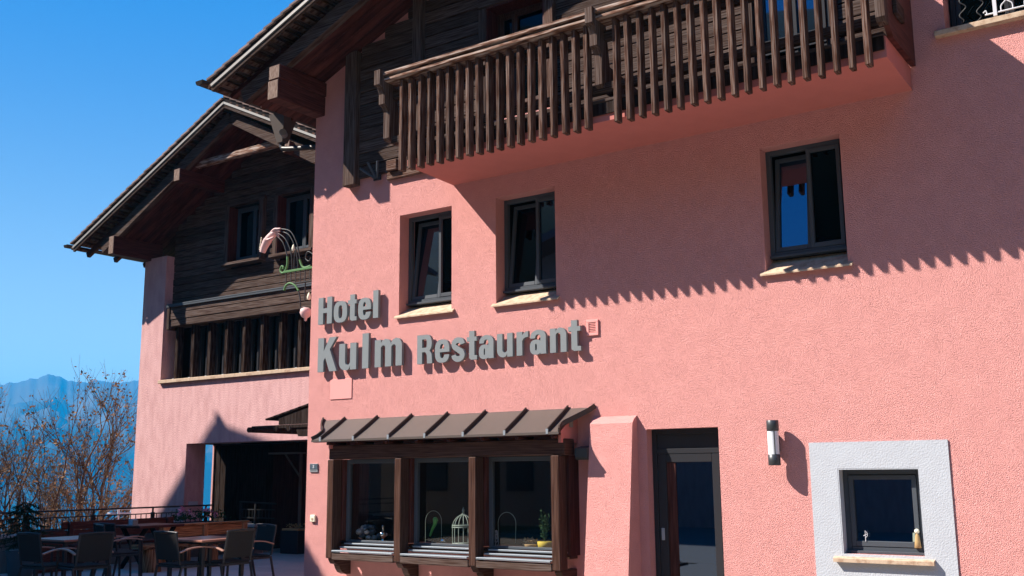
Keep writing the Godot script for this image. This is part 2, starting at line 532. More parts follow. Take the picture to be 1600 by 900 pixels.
func gable_roof_side(parent: Node, eave_x: float, ridge_x: float, y_eave: float, slope: float, soffit_drop: float, z_front: float, z_back: float, z_rafter: float, soffit_from: float, pitch_len: float, soffit_slope: float) -> void:
	# one slope of a gable roof seen from below: tiled verge, metal strip, battens, barge rafter, soffit boards
	var dir: float = sign(ridge_x - eave_x)
	var n := int(abs(ridge_x - eave_x) / pitch_len)
	var at := func(x: float) -> float: return y_eave + slope * abs(x - eave_x)
	for k in n:
		var xa: float = eave_x + dir * k * pitch_len
		var xb: float = eave_x + dir * (k + 1.35) * pitch_len
		var ya: float = at.call(xa) + 0.13
		var yb: float = at.call(xb) + 0.10
		var st := begin()
		bar(st, Vector3(xa, ya, z_front - 0.09 + rng.randf_range(-0.006, 0.006)), Vector3(xb, yb, z_front - 0.09), 0.17, 0.05, Vector3.UP, 0.008)
		obj("verge_tile", st, pick("tile"), parent)
		var sc := begin()
		bar(sc, Vector3(xa, ya, (z_front - 0.18 + z_back) / 2.0), Vector3(xb, yb, (z_front - 0.18 + z_back) / 2.0), z_front - 0.18 - z_back, 0.048, Vector3.UP)
		obj("tile_course", sc, pick("tile"), parent)
		var bt := begin()
		var xm := xa + dir * 0.06
		bar(bt, Vector3(xm, at.call(xm) - 0.005, z_rafter - 0.3), Vector3(xm, at.call(xm) - 0.005, z_front - 0.03), 0.085, 0.06, Vector3(-dir * slope, 1, 0), 0.004)
		obj("batten", bt, pick("slat_h"), parent)
	# zinc verge strip below the tile ends
	var st := begin()
	var p0 := Vector3(eave_x + dir * 0.12, at.call(eave_x + dir * 0.12) - 0.035, z_front - 0.02)
	var p1 := Vector3(ridge_x, at.call(ridge_x) - 0.035, z_front - 0.02)
	bar(st, p0, p1, 0.03, 0.045, Vector3.UP)
	obj("verge_strip", st, mats["zinc"], parent)
	st = begin()
	bar(st, p0 + Vector3(0, -0.07, -0.03), p1 + Vector3(0, -0.07, -0.03), 0.05, 0.06, Vector3.UP)
	obj("verge_board", st, mats["board_h0"], parent)
	st = begin()
	bar(st, p0 + Vector3(0, 0.085, -0.025), p1 + Vector3(0, 0.085, -0.025), 0.02, 0.115, Vector3.UP)
	obj("verge_fascia", st, mats["soot"], parent)
	# barge rafter and soffit boards
	var so := func(x: float) -> float: return at.call(soffit_from) - soffit_drop + soffit_slope * abs(x - soffit_from)
	st = begin()
	bar(st, Vector3(soffit_from - dir * 0.08, so.call(soffit_from) + 0.125 - 0.03, z_rafter), Vector3(ridge_x, so.call(ridge_x) + 0.125, z_rafter), 0.13, 0.25, Vector3.UP, 0.01)
	obj("barge_rafter", st, mats["board_h1"], parent)
	var m := int((z_rafter - z_back) / 0.16)
	for k in mini(m, 9):
		st = begin()
		var z: float = z_rafter - 0.07 - 0.16 * (k + 0.5)
		bar(st, Vector3(soffit_from, so.call(soffit_from) + 0.02, z), Vector3(ridge_x, so.call(ridge_x) + 0.02, z), 0.152, 0.03, Vector3.UP, 0.005)
		obj("soffit_board", st, pick("red_h"), parent)
	st = begin()
	bar(st, Vector3(soffit_from, so.call(soffit_from) + 0.06, (z_rafter + z_back) / 2.0), Vector3(ridge_x, so.call(ridge_x) + 0.06, (z_rafter + z_back) / 2.0), z_rafter - z_back - 0.1, 0.03, Vector3.UP)
	obj("roof_deck", st, mats["red_h0"], parent)

func gutter(parent: Node, x: float, y: float, z0: float, z1: float, r: float) -> void:
	var st := begin()
	var prof := PackedVector2Array()
	for k in 9:
		var a := PI + PI * k / 8.0
		prof.append(Vector2(cos(a), sin(a)) * r)
	for k in 9:
		var a := TAU - PI * k / 8.0
		prof.append(Vector2(cos(a), sin(a)) * (r - 0.008))
	prism(st, prof, Vector3(x, y, z1), Vector3(1, 0, 0), Vector3(0, 1, 0), Vector3(0, 0, z0 - z1))
	var g := obj("gutter", st, mats["gutter"], parent)
	st = begin()
	var cap := PackedVector2Array()
	for k in 9:
		var a := PI + PI * k / 8.0
		cap.append(Vector2(cos(a), sin(a)) * (r + 0.004))
	prism(st, cap, Vector3(x, y, z0 + 0.001), Vector3(1, 0, 0), Vector3(0, 1, 0), Vector3(0, 0, 0.006))
	obj("end_cap", st, mats["soot"], g)

# ------------------------------------------------------------------ lettering
func ring_poly(cx: float, cy: float, rx: float, ry: float, p: float, n := 40) -> PackedVector2Array:
	var out := PackedVector2Array()
	for k in n:
		var a := TAU * k / n
		out.append(Vector2(cx + sign(cos(a)) * pow(abs(cos(a)), 2.0 / p) * rx, cy + sign(sin(a)) * pow(abs(sin(a)), 2.0 / p) * ry))
	return out

func rect_poly(x0: float, y0: float, x1: float, y1: float) -> PackedVector2Array:
	return PackedVector2Array([Vector2(x0, y0), Vector2(x1, y0), Vector2(x1, y1), Vector2(x0, y1)])

func cut(list: Array, by: PackedVector2Array) -> Array:
	var out := []
	for p in list:
		for q in Geometry2D.clip_polygons(p, by):
			if not Geometry2D.is_polygon_clockwise(q): out.append(q)
	return out

func ring_pieces(cx: float, cy: float, rx: float, ry: float, sx: float, sy: float, p := 3.0) -> Array:
	# a ring as a left and a right half
	var out := []
	var o := ring_poly(cx, cy, rx, ry, p)
	var i := ring_poly(cx, cy, rx - sx, ry - sy, p)
	for half in [rect_poly(cx - 9, -9, cx, 9), rect_poly(cx, -9, cx + 9, 9)]:
		var h: Array = Geometry2D.intersect_polygons(o, half)
		out.append_array(cut(h, i))
	return out

func add_piece(list: Array, p: PackedVector2Array) -> void:
	var parts := [p]
	for q in list.duplicate():
		parts = cut(parts, q)
	list.append_array(parts)

func glyph(ch: String, w: float, s: float) -> Array:
	# outlines of a heavy condensed grotesque, cap height 1, x-height 0.767
	var L := []
	var xh := 0.767
	var t := 0.155
	match ch:
		"H":
			L = [rect_poly(0, 0, s, 1), rect_poly(w - s, 0, w, 1), rect_poly(s, 0.415, w - s, 0.59)]
		"l":
			L = [rect_poly(0, 0, w, 1.0)]
		"K":
			L = [rect_poly(0, 0, s, 1)]
			add_piece(L, PackedVector2Array([Vector2(s + 0.06, 0.43), Vector2(w - 0.29, 0.0), Vector2(w, 0.0), Vector2(s + 0.24, 0.66)]))
			add_piece(L, PackedVector2Array([Vector2(s, 0.33), Vector2(w - 0.02, 1.0), Vector2(w - 0.30, 1.0), Vector2(s, 0.60)]))
		"R":
			L = [rect_poly(0, 0, s, 1)]
			var o := PackedVector2Array([Vector2(s, 0.40), Vector2(w * 0.62, 0.40)])
			for k in 11:
				var a := -PI / 2 + PI * k / 10.0
				o.append(Vector2(w * 0.66 + cos(a) * w * 0.31, 0.70 + sin(a) * 0.30))
			o.append(Vector2(s, 1.0))
			var i := PackedVector2Array([Vector2(s - 0.01, 0.555), Vector2(w * 0.58, 0.555)])
			for k in 9:
				var a := -PI / 2 + PI * k / 8.0
				i.append(Vector2(w * 0.60 + cos(a) * (w * 0.37 - s), 0.70 + sin(a) * 0.145))
			i.append(Vector2(s - 0.01, 0.845))
			for q in cut([o], i): add_piece(L, q)
			add_piece(L, PackedVector2Array([Vector2(w * 0.50, 0.44), Vector2(w - s - 0.02, 0.30), Vector2(w - s, 0.0), Vector2(w, 0.0), Vector2(w - 0.03, 0.33), Vector2(w * 0.80, 0.46)]))
		"o":
			L = ring_pieces(w / 2, xh / 2, w / 2, xh / 2 + 0.012, s, t, 2.7)
		"e":
			var halves := cut(ring_pieces(w / 2, xh / 2, w / 2, xh / 2 + 0.012, s, t, 2.7), rect_poly(w / 2, 0.255, w + 0.1, 0.345))
			L = halves
			add_piece(L, rect_poly(s * 0.9, 0.345, w - s * 0.9, 0.465))
		"t":
			L = [rect_poly(w * 0.24, 0.05, w * 0.24 + s, 0.965)]
			add_piece(L, rect_poly(0, xh - 0.145, w * 0.97, xh))
			var foot := PackedVector2Array([Vector2(w * 0.24, 0.12), Vector2(w * 0.30, 0.04), Vector2(w * 0.45, 0.0), Vector2(w, 0.0), Vector2(w, 0.14), Vector2(w * 0.24 + s, 0.15)])
			add_piece(L, foot)
		"u", "n":
			var o := PackedVector2Array([Vector2(0, xh), Vector2(0, 0.22)])
			for k in 9:
				var a := PI + PI / 2 * k / 8.0
				o.append(Vector2(w * 0.40 + cos(a) * w * 0.40, 0.22 + sin(a) * 0.232))
			for k in 5:
				var a := -PI / 2 + PI / 2 * k / 4.0
				o.append(Vector2(w * 0.42 + cos(a) * (w * 0.58 - s) * 0.95, 0.12 + sin(a) * 0.132))
			o.append_array([Vector2(w - s, 0.10), Vector2(w - s, 0.0), Vector2(w, 0.0), Vector2(w, xh), Vector2(w - s, xh), Vector2(w - s, 0.24)])
			for k in 9:
				var a := -PI / 2 * k / 8.0
				o.append(Vector2(w / 2 + cos(a) * (w / 2 - s), 0.24 + sin(a) * 0.095))
			for k in 9:
				var a := -PI / 2 - PI / 2 * k / 8.0
				o.append(Vector2(w / 2 + cos(a) * (w / 2 - s), 0.24 + sin(a) * 0.095))
			o.append(Vector2(s, xh))
			if ch == "n":
				for k in o.size(): o[k] = Vector2(w - o[k].x, xh - o[k].y)
			L = [o]
		"m":
			var st: float = s * 1.0
			L = [rect_poly(0, 0, st, xh)]
			var mid := w / 2
			for k in 2:
				var x0: float = [st, mid + st / 2][k]
				var x1: float = [mid + st / 2, w][k]
				var o := PackedVector2Array([Vector2(x1, 0), Vector2(x1, xh - 0.20)])
				for j in 9:
					var a := PI / 2 * j / 8.0
					o.append(Vector2(x1 - 0.22 + cos(a) * 0.22, xh - 0.20 + sin(a) * 0.212))
				o.append_array([Vector2(x0 + 0.06, xh - 0.02), Vector2(x0 - 0.001, xh - 0.10), Vector2(x0 - 0.001, xh - 0.22), Vector2(x0 + 0.05, xh - 0.17), Vector2(x1 - st - 0.05, xh - 0.16), Vector2(x1 - st, xh - 0.21), Vector2(x1 - st, 0)])
				add_piece(L, o)
		"r":
			L = [rect_poly(0, 0, s, xh)]
			add_piece(L, PackedVector2Array([Vector2(s - 0.001, 0.46), Vector2(s + 0.05, 0.54), Vector2(s + 0.12, 0.575), Vector2(w, 0.585), Vector2(w, xh + 0.005), Vector2(s + 0.16, xh), Vector2(s + 0.06, xh - 0.05), Vector2(s - 0.001, xh - 0.12)]))
		"a":
			# right stem with an arched top, then the bowl
			var o := PackedVector2Array([Vector2(w - s, 0.0), Vector2(w + 0.01, 0.0), Vector2(w, 0.08), Vector2(w, xh - 0.21)])
			for j in 17:
				var a := PI * j / 16.0
				o.append(Vector2(w / 2 + 0.01 + cos(a) * (w / 2 - 0.01), xh - 0.21 + sin(a) * 0.222))
			o.append_array([Vector2(0.02, xh - 0.255), Vector2(s - 0.01, xh - 0.255)])
			for j in 9:
				var a := PI - PI * j / 8.0
				o.append(Vector2(w / 2 + cos(a) * (w / 2 - s), xh - 0.23 + sin(a) * 0.095))
			L = [o]
			for q in ring_pieces((w - s) / 2 + 0.03, 0.228, (w - s) / 2 + 0.03, 0.24, s * 0.96, 0.13, 2.5): add_piece(L, q)
		"s":
			var c := PackedVector2Array()
			for j in 13:
				var a: float = lerp(0.0, PI * 1.35, j / 12.0)
				c.append(Vector2(w / 2 + cos(a) * (w / 2 - s * 0.5), xh * 0.735 + sin(a) * xh * 0.185))
			for j in 14:
				var a: float = lerp(PI * 0.38, -PI, j / 13.0)
				c.append(Vector2(w / 2 + cos(a) * (w / 2 - s * 0.5), xh * 0.265 + sin(a) * xh * 0.185))
			var fat := Geometry2D.offset_polyline(c, s * 0.44, Geometry2D.JOIN_ROUND, Geometry2D.END_BUTT)
			for q in fat:
				if not Geometry2D.is_polygon_clockwise(q): L.append(q)
	return L

func build_lettering() -> void:
	var sign_ := thing("hotel_lettering", "raised grey metal letters spelling Hotel Kulm Restaurant on the pink wall", "lettering")
	# letter, left edge, width, base line, cap height, stem
	var spec := [
		["H", 0.245, 0.285, 3.822, 0.408, 0.25], ["o", 0.569, 0.273, 3.822, 0.408, 0.235], ["t", 0.857, 0.178, 3.822, 0.408, 0.235], ["e", 1.064, 0.253, 3.822, 0.408, 0.235], ["l", 1.359, 0.10, 3.822, 0.408, 0.25],
		["K", 0.259, 0.392, 3.10, 0.511, 0.235], ["u", 0.70, 0.343, 3.10, 0.511, 0.235], ["l", 1.162, 0.121, 3.10, 0.511, 0.24], ["m", 1.407, 0.512, 3.10, 0.511, 0.225],
		["R", 2.20, 0.27, 3.092, 0.404, 0.22], ["e", 2.518, 0.253, 3.092, 0.404, 0.215], ["s", 2.802, 0.237, 3.092, 0.404, 0.215], ["t", 3.07, 0.17, 3.092, 0.404, 0.215], ["a", 3.273, 0.24, 3.092, 0.404, 0.205],
		["u", 3.571, 0.25, 3.092, 0.404, 0.215], ["r", 3.885, 0.18, 3.092, 0.404, 0.22], ["a", 4.093, 0.246, 3.092, 0.404, 0.205], ["n", 4.402, 0.245, 3.092, 0.404, 0.215], ["t", 4.677, 0.182, 3.092, 0.404, 0.215]]
	for g in spec:
		var k: float = g[4]
		var st := begin()
		for p in glyph(g[0], g[2] / k, g[5]):
			if p.size() < 3: continue
			prism(st, p, Vector3(g[1], g[3], 0.038), Vector3(k, 0, 0), Vector3(0, k, 0), Vector3(0, 0, 0.048))
		bx(st, g[1] + 0.02, g[1] + 0.035, g[3] + k * 0.3, g[3] + k * 0.3 + 0.015, 0.001, 0.0375)
		obj("letter", st, mats["letter"], sign_)

# ------------------------------------------------------------------ main house
const MAIN_RIGHT := 15.0

func build_main_house() -> Node3D:
	var h := thing("hotel_house", "large pink rendered hotel with dark timber gable, long balcony and bay window", "building")
	var holes := [[1.78, 2.74, 3.82, 5.31], [3.50, 4.455, 3.82, 5.30], [7.27, 8.195, 3.80, 5.28], [0.93, 4.60, 0.63, 1.93], [5.69, 6.605, -0.2, 2.092], [7.94, 8.77, 0.735, 1.61], [9.38, 10.6, 6.17, 8.3], [3.42, 4.40, 6.55, 8.06], [7.29, 8.19, 5.86, 8.0]]
	var st := begin()
	holed_wall(st, 0.0, MAIN_RIGHT, -0.2, 7.35, holes, 0.0, -0.34)
	obj("wall", st, mats["pink"], h)
	# gable triangle above, side and back walls
	st = begin()
	prism(st, PackedVector2Array([Vector2(0.0, 7.35), Vector2(2.0, 7.35), Vector2(2.0, 8.55), Vector2(0.0, 7.70)]), Vector3(0, 0, -0.34), Vector3(1, 0, 0), Vector3(0, 1, 0), Vector3(0, 0, 0.338))
	holed_wall(st, 2.0, 9.38, 7.35, 8.2, holes, -0.002, -0.34)
	prism(st, PackedVector2Array([Vector2(2.0, 8.2), Vector2(9.38, 8.2), Vector2(9.38, 9.3), Vector2(6.2, 10.4), Vector2(2.0, 8.5)]), Vector3(0, 0, -0.34), Vector3(1, 0, 0), Vector3(0, 1, 0), Vector3(0, 0, 0.338))
	prism(st, PackedVector2Array([Vector2(10.6, 7.35), Vector2(MAIN_RIGHT, 7.35), Vector2(10.6, 8.6)]), Vector3(0, 0, -0.34), Vector3(1, 0, 0), Vector3(0, 1, 0), Vector3(0, 0, 0.338))
	bx(st, 0.0, 0.34, -0.2, 7.4, -9.0, -0.341)
	bx(st, MAIN_RIGHT - 0.34, MAIN_RIGHT, -0.2, 7.4, -9.0, -0.341)
	bx(st, 0.0, MAIN_RIGHT, -0.2, 7.4, -9.34, -9.001)
	obj("side_wall", st, mats["pink"], h)
	# upper windows with deep reveals, sloping stone sills
	var gl: Material = mats["mirror_glass"]
	var dg: Material = mats["dim_glass"]
	window_unit(h, 1.78, 2.74, 3.99, 5.31, -0.20, [2.36], mats["frame"], [gl, dg], 0)
	window_unit(h, 3.50, 4.455, 3.99, 5.30, -0.20, [4.03], mats["frame"], [dg, gl], 0)
	window_unit(h, 7.27, 8.195, 3.99, 5.28, -0.18, [7.75], mats["frame"], [gl, dg], 0)
	sloping_sill(h, 1.78, 2.74, 3.805, 3.985, 0.05, -0.27, 0.024, 0.055, mats["stone"])
	sloping_sill(h, 3.50, 4.455, 3.805, 3.985, 0.05, -0.27, 0.024, 0.055, mats["stone"])
	sloping_sill(h, 7.27, 8.195, 3.79, 3.985, 0.05, -0.25, 0.024, 0.055, mats["stone"])
	for r in [[1.78, 2.74, 3.9, 5.31], [3.50, 4.455, 3.9, 5.30], [7.27, 8.195, 3.9, 5.28]]:
		room(h, r[0] - 0.05, r[1] + 0.05, r[2], r[3], -0.342, 2.2)
	# white framed lower window
	st = begin()
	holed_wall(st, 7.648, 9.063, 0.2, 1.888, [[7.94, 8.77, 0.735, 1.61]], 0.014, 0.001)
	var sur := obj("window_surround", st, mats["white_render"], h)
	st = begin()
	bx(st, 7.941, 7.952, 0.735, 1.609, -0.19, 0.012)
	bx(st, 8.758, 8.769, 0.735, 1.609, -0.19, 0.012)
	bx(st, 7.952, 8.758, 1.598, 1.609, -0.19, 0.012)
	obj("reveal_lining", st, mats["white_render"], sur)
	window_unit(h, 7.952, 8.758, 0.735, 1.598, -0.12, [], mats["frame"], [gl])
	sloping_sill(h, 7.955, 8.755, 0.695, 0.735, 0.075, -0.115, 0.042, 0.10, mats["stone"])
	room(h, 7.9, 8.8, 0.6, 1.7, -0.342, 1.6)
	# entrance door
	st = begin()
	var zd := -0.13
	bx(st, 5.692, 5.752, 0.0, 2.09, zd - 0.08, zd, 0.004)
	bx(st, 6.545, 6.603, 0.0, 2.09, zd - 0.08, zd, 0.004)
	bx(st, 5.752, 6.545, 2.03, 2.09, zd - 0.08, zd, 0.004)
	bx(st, 5.752, 6.545, 1.80, 1.86, zd - 0.08, zd - 0.004, 0.004)
	bx(st, 5.752, 6.545, 1.861, 2.029, zd - 0.06, zd - 0.022)
	var door := obj("door", st, mats["frame_dark"], h)
	st = begin()
	bx(st, 5.756, 5.865, 0.01, 1.797, zd - 0.07, zd - 0.008, 0.004)
	bx(st, 6.45, 6.542, 0.01, 1.797, zd - 0.07, zd - 0.008, 0.004)
	bx(st, 5.866, 6.449, 1.70, 1.797, zd - 0.07, zd - 0.008, 0.004)
	bx(st, 5.866, 6.449, 0.01, 0.14, zd - 0.07, zd - 0.008, 0.004)
	obj("door_leaf", st, mats["frame_dark"], door)
	st = begin()
	bx(st, 5.866, 5.985, 0.141, 1.699, zd - 0.055, zd - 0.02, 0.004)
	obj("inner_stile", st, mats["red_v0"], door)
	st = begin()
	bx(st, 5.986, 6.449, 0.141, 1.699, zd - 0.045, zd - 0.03)
	obj("door_pane", st, mats["mirror_glass"], door)
	st = begin()
	bx(st, 5.785, 5.825, 0.80, 0.94, zd - 0.007, zd + 0.012, 0.004)
	obj("door_handle", st, mats["aluminium"], door)
	room(h, 5.7, 6.6, 0.0, 2.1, -0.342, 2.0)
	# battered buttress left of the door
	st = begin()
	var prof := [[0.0, 2.262], [0.085, 2.215], [0.12, 2.17], [0.40, -0.2]]
	var ring := []
	for p in prof: ring.append(p)
	var poly := PackedVector2Array([Vector2(0.002, -0.2), Vector2(0.002, 2.262)])
	for p in prof.slice(1): poly.append(Vector2(p[0], p[1]))
	prism(st, poly, Vector3(4.985, 0, 0), Vector3(0, 0, 1), Vector3(0, 1, 0), Vector3(0.585, 0, 0))
	obj("buttress", st, mats["pink"], h)
	build_gable(h)
	build_balcony(h)
	build_bay(h)
	# right-hand french window behind wrought iron
	window_unit(h, 9.40, 10.58, 6.19, 8.28, -0.27, [9.98], mats["frame_dark"], [mats["dim_glass"]])
	st = begin()
	bx(st, 9.28, 10.7, 6.108, 6.17, -0.26, 0.085, 0.006)
	obj("window_sill", st, mats["stone"], h)
	st = begin()
	var zr := 0.03
	bx(st, 9.86, 9.895, 6.20, 7.2, zr - 0.015, zr + 0.015)
	tube(st, [Vector3(9.78, 6.235, zr), Vector3(10.6, 6.235, zr)], 0.009, 0.009, 6)
	tube(st, [Vector3(9.40, 7.15, zr), Vector3(10.6, 7.15, zr)], 0.012, 0.012, 6)
	for k in 3:
		var x := 9.99 + 0.22 * k
		for s in [-1.0, 1.0]:
			tube(st, curve([Vector3(x + s * 0.055, 6.24, zr), Vector3(x + s * 0.05, 6.30, zr), Vector3(x, 6.36, zr), Vector3(x + s * 0.035, 6.45, zr), Vector3(x + s * 0.075, 6.52, zr), Vector3(x, 6.62, zr)], 5), 0.007, 0.007, 6)
	tube(st, curve([Vector3(9.80, 6.24, zr), Vector3(9.79, 6.28, zr), Vector3(9.765, 6.26, zr)], 4), 0.007, 0.007, 6)
	obj("window_railing", st, mats["white_iron"], h)
	st = begin()
	for k in 2:
		var x := 9.50 + 0.17 * k
		tube(st, curve([Vector3(x, 6.22, zr - 0.1), Vector3(x + 0.06, 6.27, zr - 0.1), Vector3(x + 0.02, 6.34, zr - 0.1), Vector3(x + 0.09, 6.42, zr - 0.1), Vector3(x + 0.03, 6.5, zr - 0.1), Vector3(x + 0.1, 6.6, zr - 0.1)], 5), 0.007, 0.007, 6)
	obj("window_grille", st, mats["iron"], h)
	room(h, 9.40, 10.58, 6.19, 8.28, -0.342, 1.6)
	return h

func build_gable(h: Node3D) -> void:
	var soffit := func(x: float) -> float: return 7.66 + 0.42 * x
	var left := func(y: float) -> float: return max(0.98, (y - 7.52) / 0.42)
	var right := func(_y: float) -> float: return 9.02
	var openings := [[3.30, 4.54, 6.40, 8.20], [7.22, 8.28, 5.86, 8.1], [2.12, 2.25, 5.0, 9.0]]
	boards(h, "board_h", 0.002, 0.045, 5.99, 9.4, 0.195, left, right, openings)
	# vertical posts
	for p in [[0.745, 0.985], [2.10, 2.27]]:
		var st := begin()
		var yb: float = 5.89 if p[0] < 1.0 else 5.99
		bx(st, p[0], p[1], yb, soffit.call(p[0]) + 0.06, 0.001, 0.145, 0.01)
		obj("gable_post", st, mats["board_v2"], h)
	var st := begin()
	bx(st, 1.56, 2.86, 5.872, 5.985, 0.001, 0.06, 0.01)
	obj("sill_beam", st, mats["slat_h2"], h)
	st = begin()
	bx(st, 1.60, 1.80, 5.99, 6.15, 0.05, 0.12, 0.01)
	obj("beam_block", st, mats["slat_h2"], h)
	# balcony window with deep wooden casing
	st = begin()
	bx(st, 3.295, 3.425, 6.40, 8.06, 0.0, 0.12, 0.008)
	obj("casing", st, mats["board_v1"], h)
	st = begin()
	bx(st, 4.40, 4.545, 6.40, 8.06, 0.0, 0.12, 0.008)
	obj("casing", st, mats["slat_v1"], h)
	st = begin()
	bx(st, 3.295, 4.545, 8.065, 8.22, 0.0, 0.13, 0.008)
	obj("casing", st, mats["board_h1"], h)
	st = begin()
	bx(st, 3.426, 3.446, 6.55, 8.06, -0.24, 0.11)
	bx(st, 4.376, 4.399, 6.55, 8.06, -0.24, 0.11)
	bx(st, 3.446, 4.376, 8.035, 8.06, -0.24, 0.11)
	obj("casing_lining", st, mats["red_v1"], h)
	window_unit(h, 3.447, 4.375, 6.55, 8.034, -0.15, [3.75], mats["varnish_v"], [mats["dim_glass"]])
	room(h, 3.4, 4.42, 6.5, 8.06, -0.342, 1.8)
	# balcony door: two mirror-bright panes between dark posts
	for x in [7.225, 8.195]:
		st = begin()
		bx(st, x, x + 0.08, 5.87, 8.0, 0.0, 0.09, 0.006)
		obj("casing", st, mats["board_v0"], h)
	var d := window_unit(h, 7.31, 8.19, 5.90, 8.0, -0.02, [7.75], mats["frame_dark"], [mats["mirror_glass"]])
	st = begin()
	bx(st, 7.37, 8.13, 6.38, 6.56, 0.0, 0.012, 0.004)
	obj("door_rail", st, mats["frame_dark"], d)
	room(h, 7.29, 8.19, 5.86, 8.0, -0.342, 1.8)

func console(parent: Node, x0: float, x1: float, low: float, top: float) -> void:
	# shaped bracket plank that carries the handrail
	var poly := PackedVector2Array([Vector2(0.04, low), Vector2(1.06, low), Vector2(1.10, low + 0.03), Vector2(1.10, low + 0.40), Vector2(1.14, low + 0.455), Vector2(1.2, low + 0.48), Vector2(1.2, low + 0.62), Vector2(1.24, low + 0.70), Vector2(1.3, low + 0.73), Vector2(1.3, top), Vector2(1.0, top), Vector2(0.94, top - 0.35), Vector2(0.90, low + 0.30), Vector2(0.04, low + 0.22)])
	var st := begin()
	prism(st, poly, Vector3(x0, 0, 0), Vector3(0, 0, 1), Vector3(0, 1, 0), Vector3(x1 - x0, 0, 0))
	obj("console", st, mats["board_v2"], parent)

func build_balcony(h: Node3D) -> void:
	var st := begin()
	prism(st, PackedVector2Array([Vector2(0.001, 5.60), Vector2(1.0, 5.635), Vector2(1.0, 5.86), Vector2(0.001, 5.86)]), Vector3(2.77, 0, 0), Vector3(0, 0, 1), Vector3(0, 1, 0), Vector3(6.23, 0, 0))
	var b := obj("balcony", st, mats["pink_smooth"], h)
	st = begin()
	bx(st, 2.78, 8.985, 5.715, 5.858, 1.001, 1.022, 0.004)
	obj("edge_board", st, mats["dark_wood"], b)
	st = begin()
	bx(st, 2.6, 8.99, 5.861, 5.90, 0.05, 1.03, 0.006)
	obj("balcony_floor", st, mats["board_h0"], b)
	for r in [[6.895, 6.94, 0.99, 1.24], [6.82, 6.862, 0.96, 1.22]]:
		st = begin()
		bx(st, 2.52, 8.97, r[0], r[1], r[2], r[3], 0.006)
		obj("handrail", st, mats["rail_wood"], b)
	for r in [[6.62, 6.74], [5.99, 6.09]]:
		st = begin()
		bx(st, 2.5, 9.04, r[0], r[1], 0.95, 1.035, 0.006)
		obj("slat_rail", st, mats["board_h0"], b)
	for k in 38:
		var x: float = 2.768 + 0.1588 * k if k < 19 else 6.02 + 0.1572 * (k - 19)
		st = begin()
		var dy := rng.randf_range(-0.012, 0.012)
		var w := 0.026 + rng.randf_range(-0.002, 0.003)
		frame_box(st, Vector3(x, 6.172 + dy / 2.0, 1.094 + rng.randf_range(-0.004, 0.004)), Vector3(w, rng.randf_range(-0.002, 0.002), 0), Vector3(rng.randf_range(-0.006, 0.006), 0.633, 0), Vector3(0, 0, 0.056), 0.006)
		obj("slat", st, pick("slat_v"), b)
	console(b, 2.42, 2.525, 6.03, 6.965)
	console(b, 5.722, 5.82, 6.03, 6.95)
	# right end: a closed plank cheek behind its console
	st = begin()
	prism(st, PackedVector2Array([Vector2(0.003, 5.861), Vector2(0.92, 5.861), Vector2(1.10, 6.0), Vector2(1.10, 6.84), Vector2(0.003, 6.84)]), Vector3(9.001, 0, 0), Vector3(0, 0, 1), Vector3(0, 1, 0), Vector3(0.055, 0, 0))
	obj("end_cheek", st, mats["red_h2"], b)
	st = begin()
	var poly := PackedVector2Array([Vector2(1.101, 5.92), Vector2(1.2, 5.93), Vector2(1.235, 5.97), Vector2(1.235, 6.42), Vector2(1.27, 6.5), Vector2(1.3, 6.58), Vector2(1.3, 6.90), Vector2(1.101, 6.90)])
	prism(st, poly, Vector3(8.975, 0, 0), Vector3(0, 0, 1), Vector3(0, 1, 0), Vector3(0.09, 0, 0))
	obj("console", st, mats["board_v2"], b)
	st = begin()
	bx(st, 9.057, 9.10, 6.13, 6.29, 0.55, 0.86, 0.006)
	obj("beam_end", st, mats["board_h0"], b)

